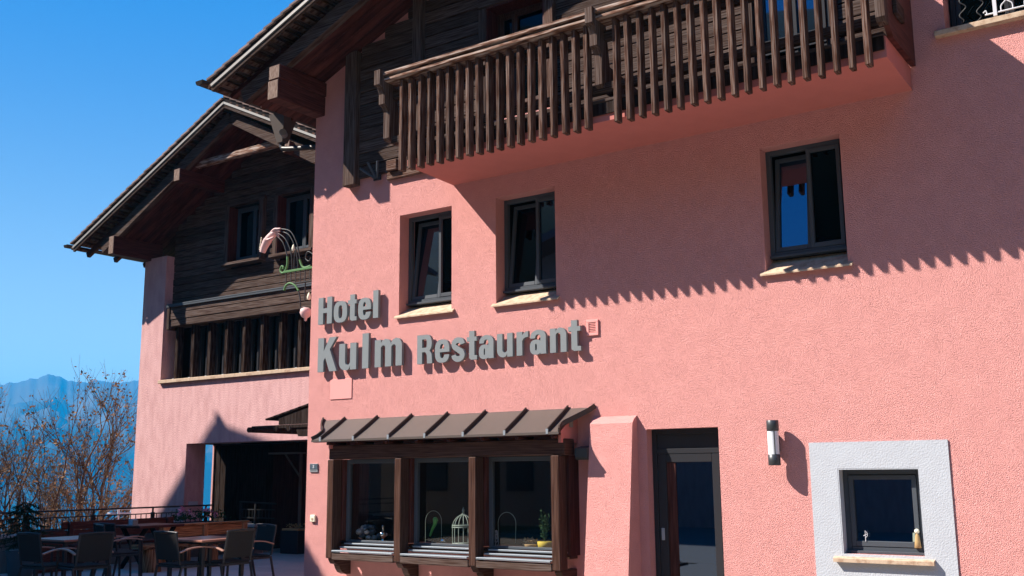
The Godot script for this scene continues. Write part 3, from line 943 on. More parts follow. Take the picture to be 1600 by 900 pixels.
func build_bay(h: Node3D) -> void:
	var V := mats["varnish_v"] as Material
	var H := mats["varnish_h"] as Material
	var st := begin()
	bx(st, 0.80, 4.76, 1.80, 2.0, 0.12, 0.355, 0.012)     # head beam
	var bay := obj("bay_window", st, H, h)
	st = begin()
	bx(st, 0.83, 4.70, 0.56, 0.62, -0.2, 0.16)
	obj("base_board", st, H, bay)
	var cx := [0.885, 2.138, 3.39, 4.64]
	for i in 4:
		st = begin()
		bx(st, cx[i] - 0.059, cx[i] + 0.059, 0.44, 1.797, 0.225, 0.40, 0.008)
		obj("post", st, V, bay)
		st = begin()
		prism(st, PackedVector2Array([Vector2(0.001, 0.20), Vector2(0.10, 0.205), Vector2(0.17, 0.235), Vector2(0.21, 0.285), Vector2(0.24, 0.345), Vector2(0.31, 0.36), Vector2(0.35, 0.41), Vector2(0.355, 0.437), Vector2(0.001, 0.437)]), Vector3(cx[i] - 0.05, 0, 0), Vector3(0, 0, 1), Vector3(0, 1, 0), Vector3(0.1, 0, 0))
		obj("corbel", st, H, bay)
		st = begin()   # inner jamb behind each post
		bx(st, cx[i] - 0.09, cx[i] + 0.09, 0.676, 1.797, 0.05, 0.222, 0.006)
		obj("jamb", st, mats["red_v1"], bay)
		if i < 3:
			var a: float = cx[i] + 0.092
			var b: float = cx[i + 1] - 0.092
			var f := begin()
			bx(f, a, a + 0.055, 0.651, 1.797, 0.10, 0.16, 0.004)
			bx(f, b - 0.055, b, 0.651, 1.797, 0.10, 0.16, 0.004)
			bx(f, a + 0.055, b - 0.055, 1.74, 1.797, 0.10, 0.16, 0.004)
			bx(f, a + 0.055, b - 0.055, 0.651, 0.682, 0.10, 0.16, 0.004)
			var fr := obj("pane_frame", f, mats["frame"], bay)
			f = begin()
			bx(f, a + 0.055, b - 0.055, 0.682, 1.74, 0.124, 0.130)
			obj("pane", f, mats["glass"], fr)
			# aluminium steps and wooden apron
			for s in [[0.538, 0.552, 0.245, 0.42, 0.0], [0.587, 0.598, 0.20, 0.30, 0.04], [0.633, 0.644, 0.162, 0.235, 0.06]]:
				f = begin()
				bx(f, a - 0.02 + s[4], b + 0.02, s[0], s[1], s[2], s[3], 0.003)
				bx(f, a - 0.02 + s[4], b + 0.02, s[0] - 0.008, s[0], s[3] - 0.012, s[3] - 0.004)
				obj("sill_step", f, mats["aluminium"], bay)
			f = begin()
			bx(f, a - 0.03, b + 0.03, 0.425, 0.512, 0.30, 0.405, 0.006)
			obj("apron", f, mats["board_h2"], bay)
	# cheeks between roof and wall, and the closed bay sides
	for x in [0.84, 4.70]:
		st = begin()
		bx(st, x, x + 0.04, 0.60, 1.797, 0.002, 0.223)
		obj("side_panel", st, mats["red_v0"], bay)
		st = begin()
		prism(st, PackedVector2Array([Vector2(0.002, 1.95), Vector2(0.40, 1.95), Vector2(0.40, 2.09), Vector2(0.002, 2.345)]), Vector3(x, 0, 0), Vector3(0, 0, 1), Vector3(0, 1, 0), Vector3(0.04, 0, 0))
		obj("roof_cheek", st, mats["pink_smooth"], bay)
	# brown sheet-metal roof: panels between standing ribs, both ends swept
	var surf := func(x: float, z: float, lift := 0.0) -> Vector3: return Vector3(x, 2.385 - 0.62 * z + 0.10 * z * (z - 0.5) + lift, z)
	var endz := [0.003, 0.10, 0.19, 0.27, 0.35, 0.44, 0.50]
	var lx := [0.328, 0.389, 0.47, 0.575, 0.635, 0.637, 0.597]
	var rx := [4.996, 4.941, 4.863, 4.795, 4.735, 4.742, 4.772]
	var ribs := [0.772, 1.408, 2.05, 2.687, 3.324, 3.974, 4.607]
	for k in 8:
		st = begin()
		for i in 6:
			var xa0: float = lx[i] if k == 0 else ribs[k - 1]
			var xa1: float = lx[i + 1] if k == 0 else ribs[k - 1]
			var xb0: float = rx[i] if k == 7 else ribs[k]
			var xb1: float = rx[i + 1] if k == 7 else ribs[k]
			var p := [surf.call(xa0, endz[i]), surf.call(xb0, endz[i]), surf.call(xb1, endz[i + 1]), surf.call(xa1, endz[i + 1])]
			var below: Vector3 = (p[0] + p[2]) / 2.0 - Vector3(0, 0.5, 0)
			face(st, p, below)
			var dn := Vector3(0, -0.018, 0)
			face(st, [p[0] + dn, p[1] + dn, p[2] + dn, p[3] + dn], below + Vector3(0, 2, 0))
		var xa: float = lx[6] if k == 0 else ribs[k - 1]
		var xb: float = rx[6] if k == 7 else ribs[k]
		bar(st, surf.call(xa + 0.001, 0.502, -0.012), surf.call(xb - 0.001, 0.502, -0.012), 0.012, 0.03)
		obj("roof_sheet", st, mats["sheet"], bay)
	for x in ribs:
		st = begin()
		bar(st, surf.call(x, 0.003, 0.022), surf.call(x, 0.498, 0.022), 0.022, 0.05, Vector3.UP, 0.004)
		obj("standing_rib", st, mats["sheet_edge"], bay)
		st = begin()
		bx(st, x - 0.016, x + 0.016, 2.055, 2.115, 0.499, 0.511)
		obj("rib_clip", st, mats["aluminium"], bay)
	for xs in [lx, rx]:
		st = begin()
		var pts := []
		for i in 7: pts.append(surf.call(xs[i], endz[i], 0.018))
		var sm := curve(pts, 4)
		for i in sm.size() - 1:
			bar(st, sm[i], sm[i + 1], 0.02, 0.062)
		obj("end_flashing", st, mats["sheet_edge"], bay)
	st = begin()
	bx(st, 0.62, 4.75, 2.04, 2.062, 0.42, 0.49)
	obj("eave_board", st, mats["red_h0"], bay)
	for k in 8:   # rafter ends under the eave
		st = begin()
		bx(st, 0.86 + 0.54 * k, 0.92 + 0.54 * k, 2.001, 2.039, 0.12, 0.47, 0.006)
		obj("rafter_end", st, mats["red_h0"], bay)
	st = begin()
	bx(st, 4.741, 4.752, 2.14, 2.215, 0.13, 0.21)
	obj("vent_cover", st, mats["zinc"], bay)
	st = begin()
	bx(st, 0.931, 0.948, 0.632, 1.929, -0.345, -0.002)
	bx(st, 4.582, 4.599, 0.632, 1.929, -0.345, -0.002)
	obj("opening_lining", st, mats["red_v0"], bay)
	room(h, 0.95, 4.58, 0.62, 1.93, -0.342, 2.6)

func build_main_roof(h: Node3D) -> void:
	gable_roof_side(h, -1.37, 6.2, 7.66, 0.40, 0.56, 1.1, -9.6, 0.78, -0.72, 0.185, 0.42)
	# right-hand slope, out of sight from the street corner
	var st := begin()
	bar(st, Vector3(6.2, 10.75, -4.2), Vector3(16.0, 6.83, -4.2), 10.4, 0.12)
	obj("roof_slope", st, mats["tile1"], h)
	gutter(h, -1.5, 7.80, 1.12, -9.5, 0.085)
	# stacked purlins carrying the barge rafter
	for p in [[-0.045, 0.19, 7.18, 7.488, 0.985], [-0.03, 0.21, 7.492, 7.72, 0.985]]:
		st = begin()
		bx(st, p[0], p[1], p[2], p[3], -0.3, p[4], 0.012)
		var pu := obj("purlin", st, mats["red_h2"], h)
		st = begin()
		bx(st, p[0] + 0.012, p[1] - 0.012, p[2] + 0.012, p[3] - 0.012, p[4] + 0.0005, p[4] + 0.004)
		obj("purlin_end", st, mats["end_grain"], pu)
	# eave timbers along the side
	for z in [0.62, 0.0, -0.7, -1.4, -2.1, -2.8]:
		st = begin()
		bar(st, Vector3(-1.30, 7.64, z), Vector3(0.0, 8.16, z), 0.09, 0.10, Vector3.UP, 0.008)
		obj("rafter_tail", st, mats["red_h0"], h)
	# hopper and spout under the gutter
	st = begin()
	var zt := -0.6
	var top := [Vector3(-1.66, 7.72, zt - 0.2), Vector3(-1.26, 7.72, zt - 0.2), Vector3(-1.26, 7.72, zt + 0.12), Vector3(-1.66, 7.72, zt + 0.12)]
	var bot := [Vector3(-1.53, 7.22, zt - 0.1), Vector3(-1.40, 7.22, zt - 0.1), Vector3(-1.40, 7.22, zt + 0.03), Vector3(-1.53, 7.22, zt + 0.03)]
	var c := Vector3(-1.46, 7.47, zt - 0.04)
	face(st, top, c); face(st, bot, c)
	for k in 4: face(st, [top[k], top[(k + 1) % 4], bot[(k + 1) % 4], bot[k]], c)
	var hop := obj("rain_hopper", st, mats["sheet"], h)
	st = begin()
	tube(st, curve([Vector3(-1.465, 7.23, zt - 0.04), Vector3(-1.465, 7.15, zt - 0.04), Vector3(-1.36, 7.10, zt - 0.04), Vector3(-0.7, 7.0, zt - 0.04), Vector3(-0.06, 6.9, zt - 0.04)], 5), 0.045, 0.045)
	obj("spout_pipe", st, mats["gutter"], hop)
	st = begin()
	tube(st, [Vector3(-1.36, 7.33, zt + 0.02), Vector3(-1.26, 7.33, zt + 0.15)], 0.06, 0.06, 12)
	obj("pipe_socket", st, mats["zinc"], hop)

# ------------------------------------------------------------------ set-back wing
func build_wing() -> void:
	var w := thing("hotel_wing", "set-back pink hotel wing with tiled gable, dark boards and a covered passage", "building")
	var zf := -3.0
	var st := begin()
	holed_wall(st, -8.455, -0.01, -3.0, 4.82, [[-6.69, -0.9, -0.2, 2.25], [-7.685, -0.01, 3.56, 4.82]], zf, -3.5)
	obj("wall", st, mats["pink_pale"], w)
	st = begin()
	bx(st, -8.455, -7.685, 4.821, 6.44, -3.5, zf)
	obj("corner_pier", st, mats["pink_pale"], w)
	st = begin()
	bx(st, -8.455, -8.1, 2.30, 6.45, -9.0, -3.501)
	bx(st, -8.455, -8.405, -3.0, 2.299, -9.0, -5.13)
	bx(st, -8.455, -8.40, -3.0, 2.299, -4.86, -3.501)
	bx(st, -8.455, -0.01, -3.0, 6.4, -9.3, -9.001)
	obj("side_wall", st, mats["pink_pale"], w)
	# passage: plank wall at the back, ceiling with light strips
	st = begin()
	bx(st, -8.40, -0.02, -0.1, 2.28, -5.28, -5.20)
	obj("passage_wall", st, mats["board_v0"], w)
	for k in 42:
		st = begin()
		var x := -8.40 + 0.1995 * k
		bx(st, x + 0.004, x + 0.1955, 0.03, 2.28, -5.195, -5.165 + rng.randf_range(-0.004, 0.004), 0.005)
		obj("plank", st, mats["dark_wood"] if k < 10 else (pick("board_v") if k > 17 else mats["red_v0"]), w)
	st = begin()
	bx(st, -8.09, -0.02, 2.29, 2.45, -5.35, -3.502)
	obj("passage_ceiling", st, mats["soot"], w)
	for x in [-6.35, -4.35]:
		st = begin()
		bx(st, x, x + 0.5, 2.24, 2.289, -3.75, -3.6)
		obj("ceiling_strip", st, mats["concrete"], w)
	# window band with fins, sill and dark glazing
	st = begin()
	bx(st, -7.69, -0.02, 3.565, 3.64, -3.49, -2.93, 0.008)
	obj("window_sill", st, mats["stone"], w)
	for k in 11:
		var x := -7.375 + 0.546 * k
		st = begin()
		bx(st, x + 0.004, x + 0.10, 3.641, 4.84, -3.25, -3.10, 0.006)
		obj("fin", st, mats["fin_wood"], w)
		st = begin()
		bx(st, x - 0.10, x - 0.012, 3.641, 3.68, -3.34, -3.14, 0.004)
		obj("fin_foot", st, mats["aluminium"], w)
		window_unit(w, x + 0.13, x + 0.53, 3.645, 4.82, -3.40, [], mats["frame_dark"], [mats["dim_glass"]])
	room(w, -7.6, -0.1, 3.65, 4.8, -3.502, 1.5)
	# boarded box above the fins, its metal ledge, and the recessed gable boards
	var from := func(_y: float) -> float: return -7.42
	var to := func(_y: float) -> float: return -0.02
	boards(w, "board_h", -3.3, -2.975, 4.80, 5.255, 0.152, from, to, [], "box_board")
	st = begin()
	bx(st, -7.52, -7.425, 4.74, 5.27, -3.3, -2.95, 0.008)
	obj("box_end", st, mats["board_v0"], w)
	st = begin()
	bx(st, -7.53, -0.02, 5.272, 5.30, -3.3, -2.93, 0.004)
	bx(st, -7.53, -0.02, 5.235, 5.272, -2.953, -2.935)
	obj("metal_ledge", st, mats["frame"], w)
	var left := func(y: float) -> float: return max(-7.684, -8.75 + (y - 6.42) / 0.535) if y > 5.0 else -7.684
	var right := func(y: float) -> float: return min(-0.02, -4.62 + (8.63 - y) / 0.535)
	var wins := [[-5.78, -4.80, 6.06, 7.26], [-4.27, -3.29, 6.06, 7.28]]
	boards(w, "board_h", -3.24, -3.2, 5.301, 8.6, 0.157, left, right, wins)
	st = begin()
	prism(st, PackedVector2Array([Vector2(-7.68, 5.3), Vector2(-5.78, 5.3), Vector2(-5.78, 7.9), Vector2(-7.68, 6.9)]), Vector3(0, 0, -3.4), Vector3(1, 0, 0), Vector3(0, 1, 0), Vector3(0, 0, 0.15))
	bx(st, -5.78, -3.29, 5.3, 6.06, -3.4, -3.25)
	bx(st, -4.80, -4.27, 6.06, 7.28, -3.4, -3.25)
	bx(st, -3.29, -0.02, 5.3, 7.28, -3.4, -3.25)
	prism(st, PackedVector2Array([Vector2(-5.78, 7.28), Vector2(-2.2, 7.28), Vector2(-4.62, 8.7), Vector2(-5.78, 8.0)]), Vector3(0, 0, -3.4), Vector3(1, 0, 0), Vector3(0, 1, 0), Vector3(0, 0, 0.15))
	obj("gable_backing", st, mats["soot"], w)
	for q in wins:
		for x in [q[0] - 0.10, q[1] - 0.01]:
			st = begin()
			bx(st, x, x + 0.115, 6.04, 7.30, -3.45, -3.09, 0.008)
			obj("casing", st, mats["board_v2"], w)
			st = begin()
			var xi: float = x + 0.116 if x < q[0] else x - 0.016
			bx(st, xi, xi + 0.015, 6.06, 7.28, -3.45, -3.10)
			obj("casing_lining", st, mats["red_v1"], w)
		st = begin()
		bx(st, q[0] - 0.10, q[1] + 0.105, 7.302, 7.40, -3.45, -3.13, 0.008)
		obj("casing", st, mats["board_h1"], w)
		st = begin()
		bx(st, q[0] - 0.13, q[1] + 0.13, 5.975, 6.038, -3.45, -3.02, 0.008)
		obj("window_sill", st, mats["board_h2"], w)
		window_unit(w, q[0] + 0.02, q[1] - 0.03, 6.06, 7.28, -3.33, [q[0] + 0.60], mats["frame"], [mats["dim_glass"]])
		room(w, q[0], q[1], 6.05, 7.29, -3.452, 1.5)
	# roof
	gable_roof_side(w, -9.83, -4.70, 6.69, 0.4715, 0.67, -1.95, -9.5, -2.2, -8.80, 0.20, 0.535)
	gable_roof_side(w, -0.05, -4.70, 6.916, 0.4715, 0.675, -1.95, -9.5, -2.2, -0.60, 0.20, 0.535)
	gutter(w, -9.94, 6.80, -1.93, -9.4, 0.075)
	for p in [[-8.43, -8.24, 6.39, 6.80], [-6.27, -6.07, 7.68, 7.95], [-2.97, -2.78, 7.69, 7.90]]:
		st = begin()
		bx(st, p[0], p[1], p[2], p[3], -3.3, -2.02, 0.012)
		var pu := obj("purlin", st, mats["red_h1"], w)
		st = begin()
		bx(st, p[0] + 0.012, p[1] - 0.012, p[2] + 0.012, p[3] - 0.012, -2.0195, -2.016)
		obj("purlin_end", st, mats["end_grain"], pu)
	st = begin()
	bx(st, -6.1, -3.15, 8.02, 8.145, -2.45, -2.32, 0.01)
	obj("tie_beam", st, mats["rail_wood"], w)
	for z in [-2.3, -3.0, -3.8, -4.6]:
		st = begin()
		bar(st, Vector3(-9.62, 6.57, z), Vector3(-8.3, 7.19, z), 0.09, 0.12, Vector3.UP, 0.008)
		obj("rafter_tail", st, mats["red_h0"], w)
	st = begin()
	bx(st, -6.689, -6.67, 0.97, 1.05, -3.35, -3.12)
	obj("wall_box", st, mats["white_render"], w)

# ------------------------------------------------------------------ terrace and its furniture
func build_terrace() -> void:
	var fl := thing("terrace_floor", "grey paved terrace floor in front of the wing", "floor")
	tag(fl, "", "", "", "structure")
	var st := begin()
	bx(st, -6.0, 3.2, -0.5, -0.022, -5.4, 6.0)
	obj("paving_bed", st, mats["soot"], fl)
	for i in 15:
		for j in 19:
			st = begin()
			var x := -5.98 + 0.6 * i
			var z := -5.3 + 0.6 * j
			bx(st, x + 0.003, x + 0.597, -0.02, rng.randf_range(-0.0015, 0.0015), z + 0.003, z + 0.597, 0.004)
			obj("slab", st, mats["slab"] if rng.randf() < 0.6 else mats["slab_b"], fl)
	# parapet along the drop, with a return in the passage
	var pw := thing("parapet_wall", "low grey concrete parapet along the terrace edge under the dark railing", "wall")
	st = begin()
	bx(st, -5.95, -5.67, -3.0, 0.57, -3.9, 9.0)
	bx(st, -5.67, -5.24, -0.3, 0.53, -3.9, -3.64)
	obj("wall", st, mats["concrete"], pw)
	st = begin()
	bx(st, -5.98, -5.63, 0.571, 0.625, -3.93, 9.0, 0.008)
	bx(st, -5.63, -5.18, 0.531, 0.59, -3.93, -3.6, 0.008)
	obj("coping", st, mats["slab"], pw)
	var rl := thing("terrace_railing", "black iron railing with thin bars running along the terrace edge", "railing")
	var xr := -5.8
	st = begin()
	bx(st, xr - 0.025, xr + 0.025, 0.975, 1.005, -3.0, 9.0, 0.006)
	obj("handrail", st, mats["iron"], rl)
	for y in [0.865, 0.665]:
		st = begin()
		bx(st, xr - 0.01, xr + 0.01, y, y + 0.02, -3.0, 9.0)
		obj("rail", st, mats["iron"], rl)
	for z in [-2.86, -1.6, -0.33, 0.94, 2.2, 3.5]:
		st = begin()
		bx(st, xr - 0.03, xr + 0.03, 0.626, 0.90, z - 0.03, z + 0.03, 0.004)
		bx(st, xr - 0.013, xr + 0.013, 0.90, 0.975, z - 0.013, z + 0.013)
		obj("post", st, mats["iron"], rl)
	var z := -2.95
	while z < 3.6:
		st = begin()
		bx(st, xr - 0.006, xr + 0.006, 0.685, 0.865, z - 0.006, z + 0.006)
		obj("baluster", st, mats["iron"], rl)
		z += 0.115
	var r2 := thing("passage_railing", "short black railing on the low wall inside the covered passage", "railing")
	st = begin()
	var zz := -3.78
	bar(st, Vector3(-5.85, 1.035, zz), Vector3(-4.75, 1.0, zz), 0.045, 0.03)
	obj("handrail", st, mats["iron"], r2)
	st = begin()
	bx(st, -5.85, -4.8, 0.87, 0.89, zz - 0.01, zz + 0.01)
	bx(st, -5.85, -4.8, 0.70, 0.72, zz - 0.01, zz + 0.01)
	obj("rail", st, mats["iron"], r2)
	for x in [-5.82, -5.36]:
		st = begin()
		bx(st, x - 0.022, x + 0.022, 0.591, 1.01, zz - 0.022, zz + 0.022, 0.004)
		obj("post", st, mats["iron"], r2)
	for k in 9:
		st = begin()
		bx(st, -5.76 + 0.1 * k, -5.748 + 0.1 * k, 0.72, 0.87, zz - 0.006, zz + 0.006)
		obj("baluster", st, mats["iron"], r2)

func make_chair() -> Node3D:
	# armchair with a dark metal frame, mesh seat and back and wooden arm tops; it faces -z, origin on the floor under the seat
	var c := thing("terrace_armchair", "", "chair")
	var I := mats["iron"] as Material
	var st := begin()
	bx(st, -0.235, 0.235, 0.425, 0.45, -0.235, 0.21, 0.008)
	obj("seat", st, mats["mesh_fabric"], c)
	st = begin()
	bar(st, Vector3(0, 0.50, 0.232), Vector3(0, 0.845, 0.295), 0.43, 0.016, Vector3(0, 0.2, 1), 0.004)
	obj("backrest", st, mats["mesh_fabric"], c)
	st = begin()
	bx(st, -0.237, 0.237, 0.40, 0.424, -0.255, -0.232, 0.004)
	bx(st, -0.237, 0.237, 0.40, 0.424, 0.19, 0.212, 0.004)
	for s in [-1.0, 1.0]:
		bx(st, s * 0.236, s * 0.262, 0.40, 0.424, -0.255, 0.212, 0.004)
		bar(st, Vector3(s * 0.228, 0.44, 0.222), Vector3(s * 0.228, 0.862, 0.30), 0.028, 0.022, Vector3(0, 0.2, 1), 0.004)
	obj("frame", st, I, c)
	st = begin()
	tube(st, curve([Vector3(-0.24, 0.855, 0.29), Vector3(0, 0.865, 0.31), Vector3(0.24, 0.855, 0.29)], 5), 0.014, 0.014, 8)
	obj("top_rail", st, I, c)
	for s in [-1.0, 1.0]:
		st = begin()
		bar(st, Vector3(s * 0.25, 0.0, -0.265), Vector3(s * 0.25, 0.625, -0.235), 0.028, 0.028, Vector3(0, 0, 1), 0.004)
		obj("leg", st, I, c)
		st = begin()
		bar(st, Vector3(s * 0.25, 0.0, 0.30), Vector3(s * 0.25, 0.43, 0.205), 0.028, 0.028, Vector3(0, 0, 1), 0.004)
		obj("leg", st, I, c)
		st = begin()
		var pts := curve([Vector3(s * 0.25, 0.60, 0.25), Vector3(s * 0.255, 0.645, 0.08), Vector3(s * 0.26, 0.655, -0.12), Vector3(s * 0.26, 0.635, -0.27)], 4)
		for i in pts.size() - 1:
			bar(st, pts[i], pts[i + 1] + (pts[i + 1] - pts[i]).normalized() * 0.003, 0.045, 0.018, Vector3.UP, 0.004)
		obj("armrest", st, mats["arm_wood"], c)
	return c

func make_table(label: String, at: Vector3) -> void:
	var t := thing("terrace_table", label, "table", at, 0.0, "square terrace tables")
	for k in 6:
		var st := begin()
		bx(st, -0.40 + 0.1335 * k, -0.40 + 0.1335 * k + 0.131, 0.715, 0.742, -0.40, 0.40, 0.004)
		obj("top_plank", st, mats["table_top"], t)
	var st := begin()
	bx(st, -0.36, 0.36, 0.685, 0.714, -0.36, 0.36)
	obj("top_frame", st, mats["iron"], t)
	for s in [[-1, -1], [1, -1], [1, 1], [-1, 1]]:
		st = begin()
		bx(st, s[0] * 0.335 - 0.025, s[0] * 0.335 + 0.025, 0.0, 0.684, s[1] * 0.335 - 0.025, s[1] * 0.335 + 0.025, 0.004)
		obj("leg", st, mats["iron"], t)

func build_furniture() -> void:
	var grp := "terrace armchairs"
	var ch := make_chair()
	ch.set_meta("group", grp)
	ch.set_meta("label", "armchair whose bluish back stands left of the right-hand table, facing the wing")
	ch.position = Vector3(-0.28, 0, 1.95)
	var W := PI / 2
	copy_of(ch, "terrace_armchair", "armchair nearest the main house, its brown back turned to the street", Vector3(0.0, 0, 1.46), W, grp)
	copy_of(ch, "terrace_armchair", "foremost armchair at far left, before the small spruce and bluish table", Vector3(-1.70, 0, 3.02), 0.06, grp)
	copy_of(ch, "terrace_armchair", "armchair with brown back between the left-hand table and the dark bluish chair", Vector3(-1.20, 0, 2.80), W - 0.12, grp)
	copy_of(ch, "terrace_armchair", "dark bluish armchair behind the left-hand table, before the cross-legged picnic table", Vector3(-2.75, 0, 1.22), -0.35, grp)
	copy_of(ch, "terrace_armchair", "armchair half hidden behind the bluish one, only its dark top showing", Vector3(-3.15, 0, 0.95), 0.1, grp)
	copy_of(ch, "terrace_armchair", "armchair behind the right-hand table facing the street, mostly hidden by another chair", Vector3(-0.50, 0, 0.62), PI - 0.15, grp)
	make_table("reddish square terrace table with armchairs round it, in front of the orange bench", Vector3(-0.36, 0, 1.50))
	make_table("bluish shining square terrace table at far left beside the spruce pot", Vector3(-2.16, 0, 2.36))
	# picnic table with crossed legs
	var t := thing("picnic_table", "brown plank picnic table with black crossed legs and a napkin holder on it", "table", Vector3(-4.35, 0, -0.30))
	var st: SurfaceTool
	for k in 4:
		st = begin()
		bx(st, -0.40 + 0.2 * k, -0.40 + 0.2 * k + 0.195, 0.705, 0.75, -0.62, 0.30, 0.006)
		obj("top_plank", st, pick("red_h"), t)
	for z in [-0.45, 0.12]:
		for s in [-1.0, 1.0]:
			st = begin()
			bar(st, Vector3(s * 0.36, 0.0, z + s * 0.02), Vector3(-s * 0.30, 0.704, z + s * 0.02), 0.035, 0.09, Vector3(0, 0, 1) + Vector3(0.01, 0, 0), 0.006)
			obj("leg", st, mats["soot"], t)
	st = begin()
	bar(st, Vector3(0, 0.35, -0.45), Vector3(0, 0.35, 0.12), 0.05, 0.07)
	obj("stretcher", st, mats["soot"], t)
	var n := thing("napkin_holder", "small grey napkin holder standing on the picnic table", "napkin holder", Vector3(-4.12, 0.751, 0.02))
	st = begin()
	bx(st, -0.09, 0.09, 0.0, 0.02, -0.07, 0.07, 0.006)
	bx(st, -0.07, -0.06, 0.02, 0.10, -0.05, 0.05, 0.002)
	bx(st, 0.06, 0.07, 0.02, 0.10, -0.05, 0.05, 0.002)
	obj("holder", st, mats["zinc"], n)
	st = begin()
	bx(st, -0.05, 0.05, 0.021, 0.11, -0.045, 0.045, 0.004)
	obj("napkins", st, mats["white_render"], n)
	# orange timber bench with a plank back
	var b := thing("timber_bench", "orange timber bench with a long two-part plank back before the flowers", "bench", Vector3(-4.9, 0, -2.1))
	for q in [[-1.02, 0.03], [0.0, 1.0]]:
		st = begin()
		bx(st, -0.03, 0.025, 0.46, 0.66, q[0], q[1] - 0.006, 0.01)
		obj("back_plank", st, mats["orange_h"], b)
	st = begin()
	bx(st, -0.06, 0.06, 0.661, 0.70, -1.08, 1.06, 0.01)
	obj("top_rail", st, mats["orange_h"], b)
	for z in [-0.96, 0.0, 0.92]:
		st = begin()
		bx(st, 0.026, 0.085, 0.0, 0.66, z - 0.05, z + 0.05, 0.008)
		obj("post", st, mats["orange_v"], b)
	for k in 2:
		st = begin()
		bx(st, 0.09 + 0.2 * k, 0.28 + 0.2 * k, 0.38, 0.42, -1.05, 1.05, 0.008)
		obj("seat_plank", st, mats["red_h2"], b)
	for z in [-0.7, 0.7]:
		st = begin()
		bx(st, 0.10, 0.46, 0.0, 0.379, z - 0.08, z + 0.08, 0.02)
		obj("support", st, mats["log_v"], b)
	# half-log bench on two stumps
	b = thing("log_bench", "half-log bench on two thick stumps in front of the picnic table", "bench", Vector3(-3.75, 0, -0.35))
	st = begin()
	var prof := PackedVector2Array()
	for k in 11:
		var a := PI + PI * k / 10.0
		prof.append(Vector2(cos(a) * 0.19, 0.45 + sin(a) * 0.09))
	prism(st, prof, Vector3(0, 0, 0.55), Vector3(1, 0, 0), Vector3(0, 1, 0), Vector3(0, 0, -1.75))
	obj("seat", st, mats["log_h"], b)
	for z in [0.25, -0.95]:
		st = begin()
		lathe(st, [Vector2(0.0, 0.0), Vector2(0.18, 0.0), Vector2(0.165, 0.2), Vector2(0.16, 0.375), Vector2(0.0, 0.376)], Vector3(0, 0, z), 14)
		obj("stump", st, mats["log_v"], b)
	# shaded plank bench against the railing
	b = thing("rail_bench", "long dark brown bench with a plank back standing against the railing", "bench", Vector3(-5.3, 0, -0.55))
	for k in 2:
		st = begin()
		bx(st, -0.02, 0.02, 0.54 + 0.14 * k, 0.675 + 0.14 * k, -1.15, 1.15, 0.006)
		obj("back_plank", st, mats["red_h2"], b)
	for k in 2:
		st = begin()
		bx(st, 0.05 + 0.2 * k, 0.24 + 0.2 * k, 0.40, 0.44, -1.15, 1.15, 0.006)
		obj("seat_plank", st, mats["red_h1"], b)
	for z in [-1.0, 1.0]:
		st = begin()
		bx(st, 0.021, 0.08, 0.0, 0.80, z - 0.04, z + 0.04, 0.006)
		bx(st, 0.08, 0.44, 0.32, 0.399, z - 0.03, z + 0.03)
		bx(st, 0.38, 0.44, 0.0, 0.32, z - 0.03, z + 0.03)
		obj("leg", st, mats["red_v1"], b)
	b = thing("planter_box", "low brown wooden plank box by the railing behind the left-hand table", "planter", Vector3(-5.3, 0, 0.95))
	for k in 4:
		st = begin()
		bx(st, -0.16, 0.16, 0.01 + 0.17 * k, 0.175 + 0.17 * k, -0.32, 0.32, 0.008)
		obj("plank", st, mats["red_h1"], b)
	st = begin()
	bx(st, -0.14, 0.14, 0.686, 0.69, -0.30, 0.30)
	obj("soil", st, mats["soot"], b)
	# geraniums in a box on the coping
	var fb := thing("flower_box", "grey box of pink geraniums on the parapet behind the orange bench", "flower box", Vector3(-5.42, 0, -2.35))
	st = begin()
	bx(st, -0.11, 0.11, 0.50, 0.68, -0.60, 0.60, 0.01)
	bx(st, -0.08, 0.08, 0.0, 0.50, -0.5, -0.42)
	bx(st, -0.08, 0.08, 0.0, 0.50, 0.42, 0.5)
	obj("box", st, mats["concrete"], fb)
	st = begin()
	for k in 420:
		leaf(st, Vector3(rng.randfn(0, 0.10), 0.74 + abs(rng.randfn(0, 0.085)), rng.randf_range(-0.62, 0.62)), 0.055)
	tag(obj("leaves", st, mats["green_leaf"], fb), "", "", "", "stuff")
	for k in 15:
		st = begin()
		var c := Vector3(rng.randfn(0.05, 0.09), rng.randf_range(0.78, 0.97), rng.randf_range(-0.58, 0.58))
		for j in 16: leaf(st, c + Vector3(rng.randfn(0, 0.028), rng.randfn(0, 0.022), rng.randfn(0, 0.028)), 0.045)
		obj("blossom", st, mats["petal"] if k % 3 else mats["petal_pale"], fb)
	# dark planter in the passage
	var pl := thing("square_planter", "dark square planter with dry stubble on top standing in the passage", "planter", Vector3(-4.55, 0, -4.2))
	st = begin()
	bx(st, -0.27, 0.24, 0.0, 0.46, -0.22, 0.22, 0.012)
	obj("pot", st, mats["frame_dark"], pl)
	st = begin()
	bx(st, -0.25, 0.22, 0.461, 0.50, -0.2, 0.2, 0.01)
	obj("soil", st, mats["straw"], pl)
	st = begin()
	for k in 70: leaf(st, Vector3(rng.randf_range(-0.24, 0.22), 0.52 + rng.randf() * 0.07, rng.randf_range(-0.2, 0.2)), 0.045)
	tag(obj("stubble", st, mats["straw"], pl), "", "", "", "stuff")
	# wall bracket inside the passage
	var br := thing("folding_shelf", "narrow grey shelf on a slanting strut high in the passage", "shelf", Vector3(-4.85, 2.04, -4.5))
	st = begin()
	bx(st, -0.85, 0.05, -0.015, 0.02, -0.12, 0.12, 0.004)
	obj("board", st, mats["zinc"], br)
	st = begin()
	bar(st, Vector3(-0.45, -0.016, 0.0), Vector3(0.02, -0.50, 0.0), 0.03, 0.03)
